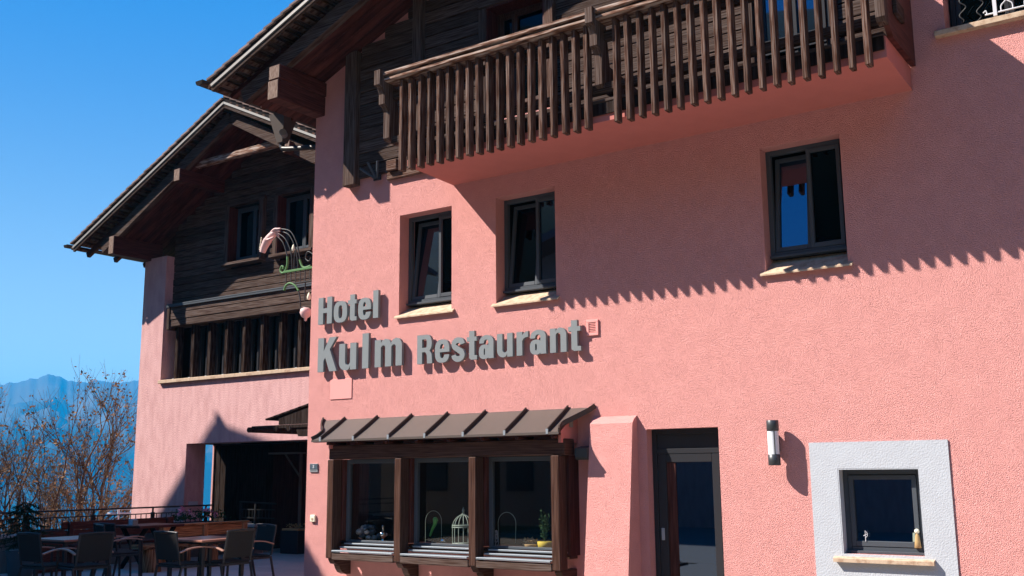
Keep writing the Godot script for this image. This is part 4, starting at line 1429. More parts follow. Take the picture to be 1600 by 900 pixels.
	bx(st, 0.02, 0.05, -2.04, -0.016, -0.03, 0.03)
	obj("strut", st, mats["concrete"], br)
	# potted spruce at the left edge
	var sp := thing("potted_spruce", "small dark spruce in a grey blue pot at the left edge of the terrace", "plant", Vector3(-4.62, 0, 1.68))
	st = begin()
	lathe(st, [Vector2(0.0, 0.0), Vector2(0.17, 0.0), Vector2(0.23, 0.42), Vector2(0.25, 0.44), Vector2(0.22, 0.45), Vector2(0.0, 0.42)], Vector3.ZERO, 18)
	obj("pot", st, mats["plaque"], sp)
	st = begin()
	tube(st, [Vector3(0, 0.42, 0), Vector3(0.01, 0.8, 0.01), Vector3(0.0, 1.28, 0.0)], 0.03, 0.008)
	obj("trunk", st, mats["bark"], sp)
	st = begin()
	for k in 46:
		var y := 0.52 + 0.70 * k / 46.0
		var a := k * 2.4
		var reach := 0.62 * (1.0 - 0.72 * (y - 0.5) / 0.75)
		var tip := Vector3(cos(a) * reach, y - 0.10 + 0.02 * sin(a * 3.0), sin(a) * reach)
		tube(st, [Vector3(0, y, 0), tip], 0.006, 0.002, 4, false)
		for j in 26:
			var f := 0.18 + 0.82 * j / 26.0
			var p: Vector3 = Vector3(0, y, 0).lerp(tip, f)
			for s in 3:
				var d := Vector3(rng.randfn(0, 1), rng.randfn(-0.1, 0.5), rng.randfn(0, 1)).normalized() * rng.randf_range(0.05, 0.10) + (tip - Vector3(0, y, 0)).normalized() * 0.04
				var side := d.cross(Vector3(rng.randf() - 0.5, 1, rng.randf() - 0.5)).normalized() * 0.008
				face(st, [p - side, p + side, p + d], p + Vector3(0, -1, 0))
	tag(obj("needles", st, mats["needle"], sp), "", "", "", "stuff")

func leaf(st: SurfaceTool, p: Vector3, size: float) -> void:
	var a := Vector3(rng.randfn(0, 1), rng.randfn(0, 1), rng.randfn(0, 1)).normalized()
	var b := a.cross(Vector3(rng.randfn(0, 1), rng.randfn(0, 1), rng.randfn(0, 1))).normalized()
	var s := size * rng.randf_range(0.6, 1.2)
	face(st, [p - a * s * 0.6, p + b * s * 0.35, p + a * s * 0.6, p - b * s * 0.35], p - a.cross(b))

# ------------------------------------------------------------------ small things on the facades
func build_fittings() -> void:
	# tubular wall lamp
	var l := thing("wall_lamp", "cylindrical dark grey wall lamp with a white glass middle right of the door", "lamp", Vector3(7.30, 1.65, 0.0))
	var c := Vector3(0, 0, 0.135)
	var st := begin()
	lathe(st, [Vector2(0.0, 0.37), Vector2(0.062, 0.37), Vector2(0.066, 0.374), Vector2(0.066, 0.483), Vector2(0.062, 0.487), Vector2(0.0, 0.487)], c, 24)
	obj("lamp_cap", st, mats["lamp_metal"], l)
	st = begin()
	lathe(st, [Vector2(0.0, 0.0), Vector2(0.062, 0.0), Vector2(0.066, 0.004), Vector2(0.066, 0.117), Vector2(0.0, 0.12)], c, 24)
	obj("lamp_base", st, mats["lamp_metal"], l)
	st = begin()
	lathe(st, [Vector2(0.06, 0.118), Vector2(0.06, 0.3695)], c, 24)
	obj("lamp_glass", st, mats["lamp_glass"], l)
	st = begin()
	bx(st, -0.025, 0.025, 0.14, 0.33, 0.001, 0.10, 0.006)
	bx(st, 0.028, 0.036, 0.10, 0.38, 0.175, 0.195)
	obj("bracket", st, mats["lamp_metal"], l)
	# house number
	var n := thing("house_number", "small slate blue house number plate with a white 3 beside the bay window", "sign", Vector3(0.078, 1.625, 0.0))
	st = begin()
	bx(st, 0.0, 0.165, 0.0, 0.125, 0.001, 0.016, 0.003)
	obj("plate", st, mats["plaque_pale"], n)
	st = begin()
	bx(st, 0.006, 0.159, 0.042, 0.119, 0.0165, 0.020)
	obj("face_plate", st, mats["plaque"], n)
	var tm := TextMesh.new()
	tm.text = "3"
	var sf := SystemFont.new()
	sf.font_names = PackedStringArray(["Droid Sans"])
	sf.font_weight = 700
	tm.font = sf
	tm.font_size = 32
	tm.pixel_size = 0.002
	tm.depth = 0.003
	var o := MeshInstance3D.new()
	o.name = "numeral"
	o.mesh = tm
	o.material_override = mats["white_iron"]
	n.add_child(o, true)
	o.position = Vector3(0.083, 0.081, 0.0225)
	st = begin()
	for k in 9: bx(st, 0.018 + 0.0145 * k, 0.027 + 0.0145 * k, 0.017, 0.027, 0.0165, 0.018)
	obj("small_print", st, mats["plaque"], n)
	# doorbell box
	var d := thing("bell_box", "small cream switch box low on the wall beside the bay window", "switch", Vector3(0.125, 0.905, 0.0))
	st = begin()
	bx(st, 0.0, 0.10, 0.0, 0.10, 0.001, 0.032, 0.006)
	obj("box", st, mats["cream"], d)
	st = begin()
	bx(st, 0.03, 0.07, 0.025, 0.06, 0.0325, 0.038, 0.003)
	obj("button", st, mats["stone"], d)
	# ventilation grille
	var v := thing("vent_grille", "small square pink vent grille right of the last raised letter", "vent", Vector3(4.905, 3.275, 0.0))
	st = begin()
	bx(st, 0.0, 0.17, 0.0, 0.035, 0.001, 0.022, 0.004)
	bx(st, 0.0, 0.17, 0.165, 0.20, 0.001, 0.022, 0.004)
	bx(st, 0.0, 0.035, 0.035, 0.165, 0.001, 0.022, 0.004)
	bx(st, 0.135, 0.17, 0.035, 0.165, 0.001, 0.022, 0.004)
	obj("rim", st, mats["plate_pink"], v)
	st = begin()
	bx(st, 0.035, 0.135, 0.035, 0.165, 0.0012, 0.003)
	obj("hole", st, mats["soot"], v)
	for k in 6:
		st = begin()
		bx(st, 0.0355, 0.1345, 0.042 + 0.0215 * k, 0.052 + 0.0215 * k, 0.006, 0.015)
		obj("slat", st, mats["plate_pink"], v)
	for k in 5:
		st = begin()
		bx(st, 0.045 + 0.018 * k, 0.051 + 0.018 * k, 0.036, 0.1645, 0.0035, 0.0058)
		obj("slat", st, mats["plate_pink"], v)
	# square cover plate
	var p := thing("cover_plate", "plain square pink cover plate below the word Kulm", "cover plate", Vector3(0.455, 2.685, 0.0))
	st = begin()
	bx(st, 0.0, 0.44, 0.0, 0.30, 0.001, 0.011, 0.003)
	obj("plate", st, mats["plate_pink"], p)
	# horn speaker left of the buttress
	var sp := thing("floodlight", "small dark floodlight under the roof between the bay window and the buttress", "floodlight", Vector3(4.90, 1.74, 0.0))
	st = begin()
	prism(st, PackedVector2Array([Vector2(0.03, 0.05), Vector2(0.16, 0.0), Vector2(0.19, 0.03), Vector2(0.19, 0.14), Vector2(0.03, 0.17)]), Vector3(-0.085, 0, 0.02), Vector3(0, 0, 1), Vector3(0, 1, 0), Vector3(0.17, 0, 0))
	obj("housing", st, mats["lamp_metal"], sp)
	st = begin()
	bx(st, -0.03, 0.03, 0.07, 0.13, 0.001, 0.049)
	obj("bracket", st, mats["iron"], sp)
	# flag holder tubes at the foot of the gable
	var f := thing("flag_holder", "three dark metal tubes fanned out on a bracket below the balcony end", "flag holder", Vector3(1.38, 5.93, 0.0))
	st = begin()
	bx(st, -0.07, 0.07, -0.03, 0.05, 0.046, 0.075, 0.004)
	obj("bracket", st, mats["frame_dark"], f)
	for q in [[-0.25, 0.17, 0.17], [-0.10, 0.24, 0.17], [0.07, 0.24, 0.14]]:
		st = begin()
		tube(st, [Vector3(q[0] * 0.12, 0.0, 0.076), Vector3(q[0], q[1], q[2])], 0.020, 0.020, 10)
		obj("tube", st, mats["frame"], f)
	# small lean-to roof behind the corner
	var ct := thing("lean_to_roof", "small dark shingled lean-to roof jutting out behind the corner of the main house", "roof")
	for k in 9:
		st = begin()
		var x := -1.72 + 0.19 * k
		bar(st, Vector3(x, 2.495 + 0.0408 * k, -1.5), Vector3(x + 0.26, 2.495 + 0.0408 * (k + 1) + 0.012, -1.5), 1.6, 0.026)
		obj("shingle_course", st, mats["dark_wood"], ct)
	st = begin()
	prism(st, PackedVector2Array([Vector2(-1.42, 2.40), Vector2(-0.005, 2.40), Vector2(-0.005, 2.82), Vector2(-1.42, 2.50)]), Vector3(0, 0, -0.76), Vector3(1, 0, 0), Vector3(0, 1, 0), Vector3(0, 0, 0.04))
	obj("gable_board", st, mats["dark_wood"], ct)
	st = begin()
	bx(st, -2.06, -0.005, 2.335, 2.395, -0.82, -0.70, 0.008)
	obj("beam", st, mats["dark_wood"], ct)
	for x in [-2.1, -1.45, -1.15]:
		st = begin()
		tube(st, [Vector3(x, 2.335, -0.68), Vector3(x, 2.335, -2.3)], 0.045, 0.045, 12)
		obj("pole", st, mats["dark_wood"], ct)
	st = begin()
	prism(st, PackedVector2Array([Vector2(-1.02, 2.333), Vector2(-0.96, 2.20), Vector2(-0.78, 2.20), Vector2(-0.30, 2.333)]), Vector3(0, 0, -0.80), Vector3(1, 0, 0), Vector3(0, 1, 0), Vector3(0, 0, 0.08))
	obj("bracket", st, mats["dark_wood"], ct)
	build_hand_sign()

func build_hand_sign() -> void:
	# wrought iron hanging sign: a painted hand draws out strings like a harp over a green scrolled bracket
	var s := thing("hanging_sign", "wrought iron hanging sign of a pale hand pulling harp strings over green scrolls", "sign")
	var z := -0.4
	var V := func(x: float, y: float, dz := 0.0) -> Vector3: return Vector3(x, y, z + dz)
	var st := begin()
	tube(st, curve([V.call(-1.60, 5.27), V.call(-1.55, 5.37), V.call(-1.48, 5.46)], 4), 0.05, 0.075, 12)   # sleeve cuff and wrist
	tube(st, curve([V.call(-1.52, 5.42), V.call(-1.44, 5.495), V.call(-1.355, 5.545)], 4), 0.070, 0.060, 12)   # palm
	ball(st, V.call(-1.35, 5.545), 0.058)
	var fingers := [[0.045, 5.62, -1.155, 0.030], [0.015, 5.585, -1.185, 0.012], [-0.012, 5.545, -1.215, -0.008], [-0.04, 5.50, -1.25, -0.03]]
	for f in fingers:
		tube(st, curve([V.call(-1.37, 5.55 + f[0] * 0.7, f[3] * 0.8), V.call(-1.29, 5.575 + f[0], f[3]), V.call((f[2] - 1.29) / 2.0, 5.57 + f[0] * 1.0, f[3]), V.call(f[2], f[1] - 0.01, f[3])], 4), 0.022, 0.014, 8)
		ball(st, V.call(f[2], f[1] - 0.01, f[3]), 0.014)
	tube(st, curve([V.call(-1.45, 5.46, 0.04), V.call(-1.37, 5.455, 0.06), V.call(-1.30, 5.475, 0.05)], 4), 0.024, 0.016, 8)   # thumb
	ball(st, V.call(-1.30, 5.475, 0.05), 0.016)
	obj("hand", st, mats["skin_paint"], s)
	for k in 9:
		st = begin()
		ball(st, V.call(-1.66 + 0.004 * k, 5.33 + 0.024 * k, 0.01), 0.011, 1.0, 8)
		obj("pearl", st, mats["cream"], s)
	for q in [[[-1.15, 5.61], [-0.93, 5.53], [-0.77, 5.29], [-0.70, 5.05], [-0.64, 4.90]], [[-1.18, 5.575], [-0.97, 5.48], [-0.82, 5.25], [-0.75, 5.0], [-0.735, 4.87]], [[-1.21, 5.535], [-1.05, 5.42], [-0.92, 5.2], [-0.88, 5.0], [-0.87, 4.87]], [[-1.24, 5.49], [-1.10, 5.36], [-1.0, 5.13], [-0.985, 5.03], [-0.99, 4.97]]]:
		st = begin()
		var pts := []
		for p in q: pts.append(V.call(p[0], p[1]))
		tube(st, curve(pts, 6), 0.011, 0.011, 6)
		obj("string", st, mats["iron"], s)
	var G := mats["green_paint"] as Material
	for q in [[[-0.99, 5.12], [-0.985, 5.0], [-1.02, 4.90], [-1.09, 4.855], [-1.145, 4.90], [-1.12, 4.97], [-1.075, 4.95], [-1.09, 4.92]], [[-0.70, 5.03], [-0.645, 4.92], [-0.58, 4.885], [-0.45, 4.90]], [[-1.04, 4.56], [-1.01, 4.63], [-0.92, 4.665], [-0.80, 4.62], [-0.71, 4.52]]]:
		st = begin()
		var pts := []
		for p in q: pts.append(V.call(p[0], p[1]))
		tube(st, curve(pts, 6), 0.020, 0.017, 8)
		obj("scroll", st, G, s)
	st = begin()
	bx(st, -1.07, -0.001, 4.845, 4.885, z - 0.02, z + 0.02, 0.006)
	obj("bracket_bar", st, G, s)
	st = begin()
	bx(st, -1.03, -0.001, 4.64, 4.66, z - 0.012, z + 0.012, 0.004)
	obj("lower_bar", st, mats["iron"], s)
	for k in 9:
		st = begin()
		bx(st, -1.015 + 0.11 * k, -1.0 + 0.11 * k, 4.66, 4.845, z - 0.007, z + 0.007)
		obj("bar", st, mats["iron"], s)
	for q in [[[-0.71, 4.52], [-0.665, 4.38], [-0.65, 4.22]], [[-0.56, 4.64], [-0.56, 4.33]], [[-0.82, 5.20], [-0.83, 5.0], [-0.82, 4.885]], [[-0.40, 5.08], [-0.52, 5.14], [-0.57, 5.04], [-0.49, 4.98], [-0.45, 5.04]]]:
		st = begin()
		var pts := []
		for p in q: pts.append(V.call(p[0], p[1]))
		tube(st, curve(pts, 5), 0.011, 0.011, 6)
		obj("rod", st, mats["iron"], s)
	for q in [[-0.855, 5.21], [-0.47, 4.36]]:
		st = begin()
		lathe(st, [Vector2(0.0, -0.02), Vector2(0.025, -0.01), Vector2(0.032, 0.03), Vector2(0.018, 0.08), Vector2(0.0, 0.11)], V.call(q[0], q[1]), 10)
		obj("candle", st, mats["cream"], s)
	st = begin()
	lathe(st, [Vector2(0.0, -0.17), Vector2(0.02, -0.155), Vector2(0.025, -0.12), Vector2(0.07, -0.09), Vector2(0.095, -0.03), Vector2(0.085, 0.03), Vector2(0.05, 0.05), Vector2(0.0, 0.055)], V.call(-0.53, 4.17), 14)
	obj("blossom_lamp", st, mats["skin_paint"], s)
	st = begin()
	tube(st, [V.call(-0.65, 4.22), V.call(-0.60, 4.24), V.call(-0.53, 4.225)], 0.010, 0.010, 6)
	obj("rod", st, mats["iron"], s)

func build_ornaments() -> void:
	# what stands on the sills behind the bay window panes
	var y := 0.651
	var st: SurfaceTool
	# the sill shelf itself
	var sh := thing("display_shelf", "dark shelf behind the bay window panes that carries the ornaments", "shelf")
	st = begin()
	bx(st, 0.98, 4.55, 0.63, 0.65, -0.5, 0.06)
	obj("board", st, mats["red_h0"], sh)
	var a := thing("bird_cage", "pale green domed bird cage behind the middle pane", "bird cage", Vector3(2.87, y, -0.10))
	st = begin()
	lathe(st, [Vector2(0.0, 0.0), Vector2(0.15, 0.0), Vector2(0.15, 0.03), Vector2(0.0, 0.035)], Vector3.ZERO, 20)
	obj("base", st, mats["cage"], a)
	for k in 14:
		st = begin()
		var d := Vector3(cos(TAU * k / 14), 0, sin(TAU * k / 14))
		tube(st, curve([d * 0.145 + Vector3(0, 0.03, 0), d * 0.145 + Vector3(0, 0.24, 0), d * 0.115 + Vector3(0, 0.33, 0), d * 0.05 + Vector3(0, 0.385, 0), Vector3(0, 0.40, 0)], 3), 0.0055, 0.0055, 5)
		obj("cage_wire", st, mats["cage"], a)
	for h in [0.235, 0.26]:
		st = begin()
		tube(st, arc(Vector3(0, h, 0), Vector3(0.148, 0, 0), Vector3(0, 0, 0.148), 0, TAU, 20), 0.008, 0.008, 6, false)
		obj("hoop", st, mats["cage"], a)
	st = begin()
	lathe(st, [Vector2(0.0, 0.39), Vector2(0.025, 0.40), Vector2(0.012, 0.43), Vector2(0.02, 0.45), Vector2(0.0, 0.50)], Vector3.ZERO, 10)
	obj("finial", st, mats["cage"], a)
	a = thing("bird_ornament", "green bird ornament under a wire arch behind the middle pane", "ornament", Vector3(2.36, y, -0.10))
	st = begin()
	lathe(st, [Vector2(0.0, 0.0), Vector2(0.05, 0.01), Vector2(0.02, 0.03), Vector2(0.02, 0.10), Vector2(0.0, 0.11)], Vector3.ZERO, 10)
	obj("stand", st, mats["soot"], a)
	st = begin()
	tube(st, curve([Vector3(-0.06, 0.10, 0), Vector3(-0.02, 0.19, 0), Vector3(0.025, 0.27, 0), Vector3(0.03, 0.31, 0)], 4), 0.012, 0.036, 10)
	ball(st, Vector3(0.03, 0.325, 0), 0.034)
	tube(st, [Vector3(0.05, 0.325, 0), Vector3(0.085, 0.315, 0)], 0.012, 0.003, 6)
	obj("bird", st, mats["bird_green"], a)
	st = begin()
	tube(st, [Vector3(-0.14, 0.0, 0), Vector3(-0.14, 0.3, 0)] + arc(Vector3(0, 0.3, 0), Vector3(0.14, 0, 0), Vector3(0, 0.14, 0), PI, 0, 12) + [Vector3(0.14, 0, 0)], 0.0035, 0.0035, 6)
	obj("wire_arch", st, mats["cage"], a)
	a = thing("wire_arch", "bare wire arch ornament behind the right-hand pane", "ornament", Vector3(3.61, y, -0.06))
	st = begin()
	tube(st, [Vector3(-0.13, 0.0, 0), Vector3(-0.14, 0.3, 0)] + arc(Vector3(0, 0.3, 0), Vector3(0.14, 0, 0), Vector3(0, 0.14, 0), PI, 0, 12) + [Vector3(0.13, 0.06, 0)], 0.004, 0.004, 6)
	obj("wire", st, mats["cage"], a)
	a = thing("wire_figure", "small white wire angel at the left of the right-hand pane", "ornament", Vector3(3.46, y, -0.03))
	st = begin()
	for k in 3:
		tube(st, arc(Vector3(0, 0.06 + 0.05 * k, 0), Vector3(0.035 - 0.006 * k, 0, 0), Vector3(0, 0.05, 0), 0, TAU, 12), 0.006, 0.006, 5, false)
	tube(st, [Vector3(-0.01, 0, 0), Vector3(0, 0.2, 0)], 0.006, 0.006, 5)
	obj("wire", st, mats["white_iron"], a)
	a = thing("potted_plant", "leafy plant in a yellow pot behind the right-hand pane", "plant", Vector3(4.19, y, -0.06))
	st = begin()
	lathe(st, [Vector2(0.0, 0.0), Vector2(0.085, 0.0), Vector2(0.10, 0.085), Vector2(0.09, 0.09), Vector2(0.0, 0.08)], Vector3.ZERO, 16)
	obj("pot", st, mats["yellow"], a)
	st = begin()
	for k in 12:
		var tip := Vector3(rng.randfn(0, 0.06), rng.randf_range(0.3, 0.5), rng.randfn(0, 0.05))
		tube(st, [Vector3(0, 0.08, 0), tip], 0.004, 0.002, 4, false)
		for j in 14: leaf(st, Vector3(0, 0.08, 0).lerp(tip, 0.2 + 0.8 * j / 14.0) + Vector3(rng.randfn(0, 0.02), 0, rng.randfn(0, 0.02)), 0.035)
	tag(obj("leaves", st, mats["green_leaf"], a), "", "", "", "stuff")
	a = thing("straw_basket", "low straw nest beside the yellow pot", "basket", Vector3(3.97, y, -0.05))
	st = begin()
	lathe(st, [Vector2(0.0, 0.0), Vector2(0.07, 0.0), Vector2(0.10, 0.05), Vector2(0.085, 0.055), Vector2(0.0, 0.03)], Vector3.ZERO, 14)
	obj("basket", st, mats["straw"], a)
	st = begin()
	for k in 60: leaf(st, Vector3(rng.randfn(0, 0.05), 0.07 + rng.randf() * 0.05, rng.randfn(0, 0.04)), 0.04)
	tag(obj("straw", st, mats["straw"], a), "", "", "", "stuff")
	a = thing("stone_heap", "heap of grey and dark pebbles behind the left-hand pane", "ornament", Vector3(1.21, y, -0.08))
	for k in 22:
		st = begin()
		var r := rng.randf_range(0.035, 0.06)
		var hgt := rng.randf() * 0.17
		ball(st, Vector3(rng.randfn(0, 0.14) * (1.0 - hgt * 3.0), r * 0.8 + hgt, rng.randfn(0, 0.05)), r, 0.8, 8)
		obj("pebble", st, mats["slab"] if k % 3 == 0 else mats["plaque"], a)
	a = thing("glass_bauble", "bright metal bauble next to the pebbles behind the left-hand pane", "ornament", Vector3(1.50, y, -0.04))
	st = begin()
	ball(st, Vector3(0, 0.10, 0), 0.055)
	lathe(st, [Vector2(0.0, 0.0), Vector2(0.05, 0.0), Vector2(0.015, 0.05), Vector2(0.0, 0.06)], Vector3.ZERO, 12)
	lathe(st, [Vector2(0.018, 0.15), Vector2(0.012, 0.19), Vector2(0.022, 0.22), Vector2(0.0, 0.24)], Vector3.ZERO, 10)
	obj("bauble", st, mat("silver", lin(0.7, 0.7, 0.68), 0.12, 1.0), a)
	a = thing("glass_ball", "small silver ball between the green bird and the bird cage", "ornament", Vector3(2.58, y, -0.03))
	st = begin()
	ball(st, Vector3(0, 0.045, 0), 0.045)
	obj("ball", st, mats["silver"], a)
	a = thing("window_ornament", "tiny white wire ornament on the pane of the white framed window", "ornament", Vector3(8.155, 0.86, -0.097))
	st = begin()
	tube(st, [Vector3(0, 0, 0), Vector3(0, 0.11, 0)], 0.004, 0.004, 5)
	tube(st, arc(Vector3(0.0, 0.07, 0), Vector3(0.022, 0, 0), Vector3(0, 0.03, 0), -PI / 2, PI / 2, 8), 0.003, 0.003, 5)
	tube(st, [Vector3(-0.02, 0.055, 0), Vector3(0.02, 0.075, 0)], 0.003, 0.003, 5)
	obj("wire", st, mats["white_iron"], a)
	# figurine in the white framed window
	a = thing("angel_figurine", "tiny gold and pale green figurine in the corner of the white framed window", "figurine", Vector3(8.675, 0.81, -0.09))
	st = begin()
	lathe(st, [Vector2(0.0, 0.0), Vector2(0.035, 0.0), Vector2(0.028, 0.06), Vector2(0.02, 0.12), Vector2(0.012, 0.14), Vector2(0.0, 0.145)], Vector3.ZERO, 12)
	obj("robe", st, mats["straw"], a)
	st = begin()
	ball(st, Vector3(0, 0.165, 0), 0.025)
	obj("head", st, mats["cream"], a)
	st = begin()
	bar(st, Vector3(-0.035, 0.06, -0.002), Vector3(-0.03, 0.15, -0.002), 0.022, 0.01, Vector3(0, 0, 1))
	obj("wing", st, mats["cage"], a)

# ------------------------------------------------------------------ trees
func grow(st: SurfaceTool, tips: Array, p: Vector3, d: Vector3, length: float, r: float, depth: int, upright: float) -> void:
	var pts := [p]
	var q := p
	var dir := d
	var n := 4
	for i in n:
		dir = (dir + Vector3(rng.randfn(0, 0.10), rng.randfn(0, 0.05) + upright, rng.randfn(0, 0.10))).normalized()
		q += dir * length / n
		pts.append(q)
	tube(st, pts, r, r * 0.55, 6 if r > 0.02 else 4, false)
	if depth == 0:
		for i in pts.size(): tips.append([pts[i], dir])
		return
	if depth <= 2:
		for i in range(2, pts.size()): tips.append([pts[i], dir])
	var kids := 3 if depth > 2 else 4
	for k in kids:
		var f := rng.randf_range(0.35, 1.0) if k > 0 else 1.0
		var idx: float = f * n
		var a: Vector3 = pts[int(floor(min(idx, n - 0.01)))]
		var b: Vector3 = pts[int(floor(min(idx, n - 0.01))) + 1]
		var at := a.lerp(b, idx - floor(min(idx, n - 0.01)))
		var spread := 0.42 if k > 0 else 0.15
		var nd := (dir + Vector3(rng.randfn(0, spread), rng.randfn(0, spread * 0.5), rng.randfn(0, spread))).normalized()
		grow(st, tips, at, nd, length * rng.randf_range(0.62, 0.82), r * 0.52, depth - 1, upright)

func autumn_tree(called: String, label: String, base: Vector3, stems: int, lean: float, length: float, r: float, leaves: float, turn: float, kinds: Array, levels := 4) -> void:
	var t := thing(called, label, "tree", base, turn, "trees below the terrace")
	var st := begin()
	var tips := []
	for k in stems:
		var a := TAU * k / stems + rng.randf_range(-0.3, 0.3)
		var l := lean * rng.randf_range(0.5, 1.15) if k > 0 else lean * 0.15
		grow(st, tips, Vector3(cos(a) * r * 0.8, 0, sin(a) * r * 0.8), Vector3(cos(a) * l, 1.0, sin(a) * l).normalized(), length, r, levels, 0.05)
	obj("trunk", st, mats["bark"], t)
	var lots := []
	for k in kinds: lots.append(begin())
	for tp in tips:
		if rng.randf() > leaves: continue
		var which := rng.randi_range(0, kinds.size() - 1)
		for j in rng.randi_range(1, 3):
			leaf(lots[which], tp[0] + Vector3(rng.randfn(0, 0.06), rng.randfn(0, 0.06), rng.randfn(0, 0.06)), 0.082)
	for k in kinds.size():
		tag(obj("leaves", lots[k], mats["leaf%d" % kinds[k]], t), "", "", "", "stuff")

func build_trees() -> void:
	autumn_tree("autumn_tree", "many-stemmed bare tree with sparse rusty leaves beside the wing wall", Vector3(-12.6, -2.6, -4.0), 8, 0.62, 2.3, 0.10, 0.11, 0.4, [0, 1, 2, 3], 5)
	autumn_tree("autumn_tree", "second rusty tree with thin upright twigs left of the many-stemmed one", Vector3(-12.4, -2.4, -1.4), 6, 0.6, 1.2, 0.08, 0.12, 1.9, [0, 1, 2, 3], 5)
	autumn_tree("autumn_tree", "leafier orange and green bush at the left edge behind the spruce", Vector3(-10.9, -1.8, 0.35), 6, 0.5, 1.1, 0.07, 0.95, 0.9, [0, 2, 3, 4])

# ------------------------------------------------------------------ land, sky backdrop, neighbours
func land_height(x: float, z: float) -> float:
	# street plateau, then the slope behind the terrace, the valley and the far ridge
	var drop: float = -x - 5.96
	if drop < 0.0 and x > -5.96: return -0.06
	var y := -2.2 - maxf(0.0, drop - 1.0) * 0.12
	var d := Vector2(x, z).length()
	if drop > 12.0: y -= (drop - 12.0) * 0.42
	y = maxf(y, -340.0 - d * 0.01)
	return y

var ridge_noise: FastNoiseLite
func ridge_height(az: float, d: float) -> float:
	# the opposite side of the valley, given by bearing (degrees left of the facade normal) and distance
	var el := 4.75 + 0.35 * exp(-pow((az - 58.95) / 0.75, 2.0)) + 0.22 * exp(-pow((az - 54.7) / 0.9, 2.0)) - 0.30 * smoothstep(60.3, 61.6, az) + 0.10 * exp(-pow((az - 56.8) / 0.8, 2.0)) + 0.25 * sin(az * 0.31)*smoothstep(63.0, 70.0, az)
	var crest: float = smoothstep(4050.0, 4600.0, d)
	el += crest * (0.10 * ridge_noise.get_noise_2d(az * 45.0, 3.0) + 0.10 * ridge_noise.get_noise_2d(az * 150.0, 9.0))
	return tan(deg_to_rad(el)) * 4600.0

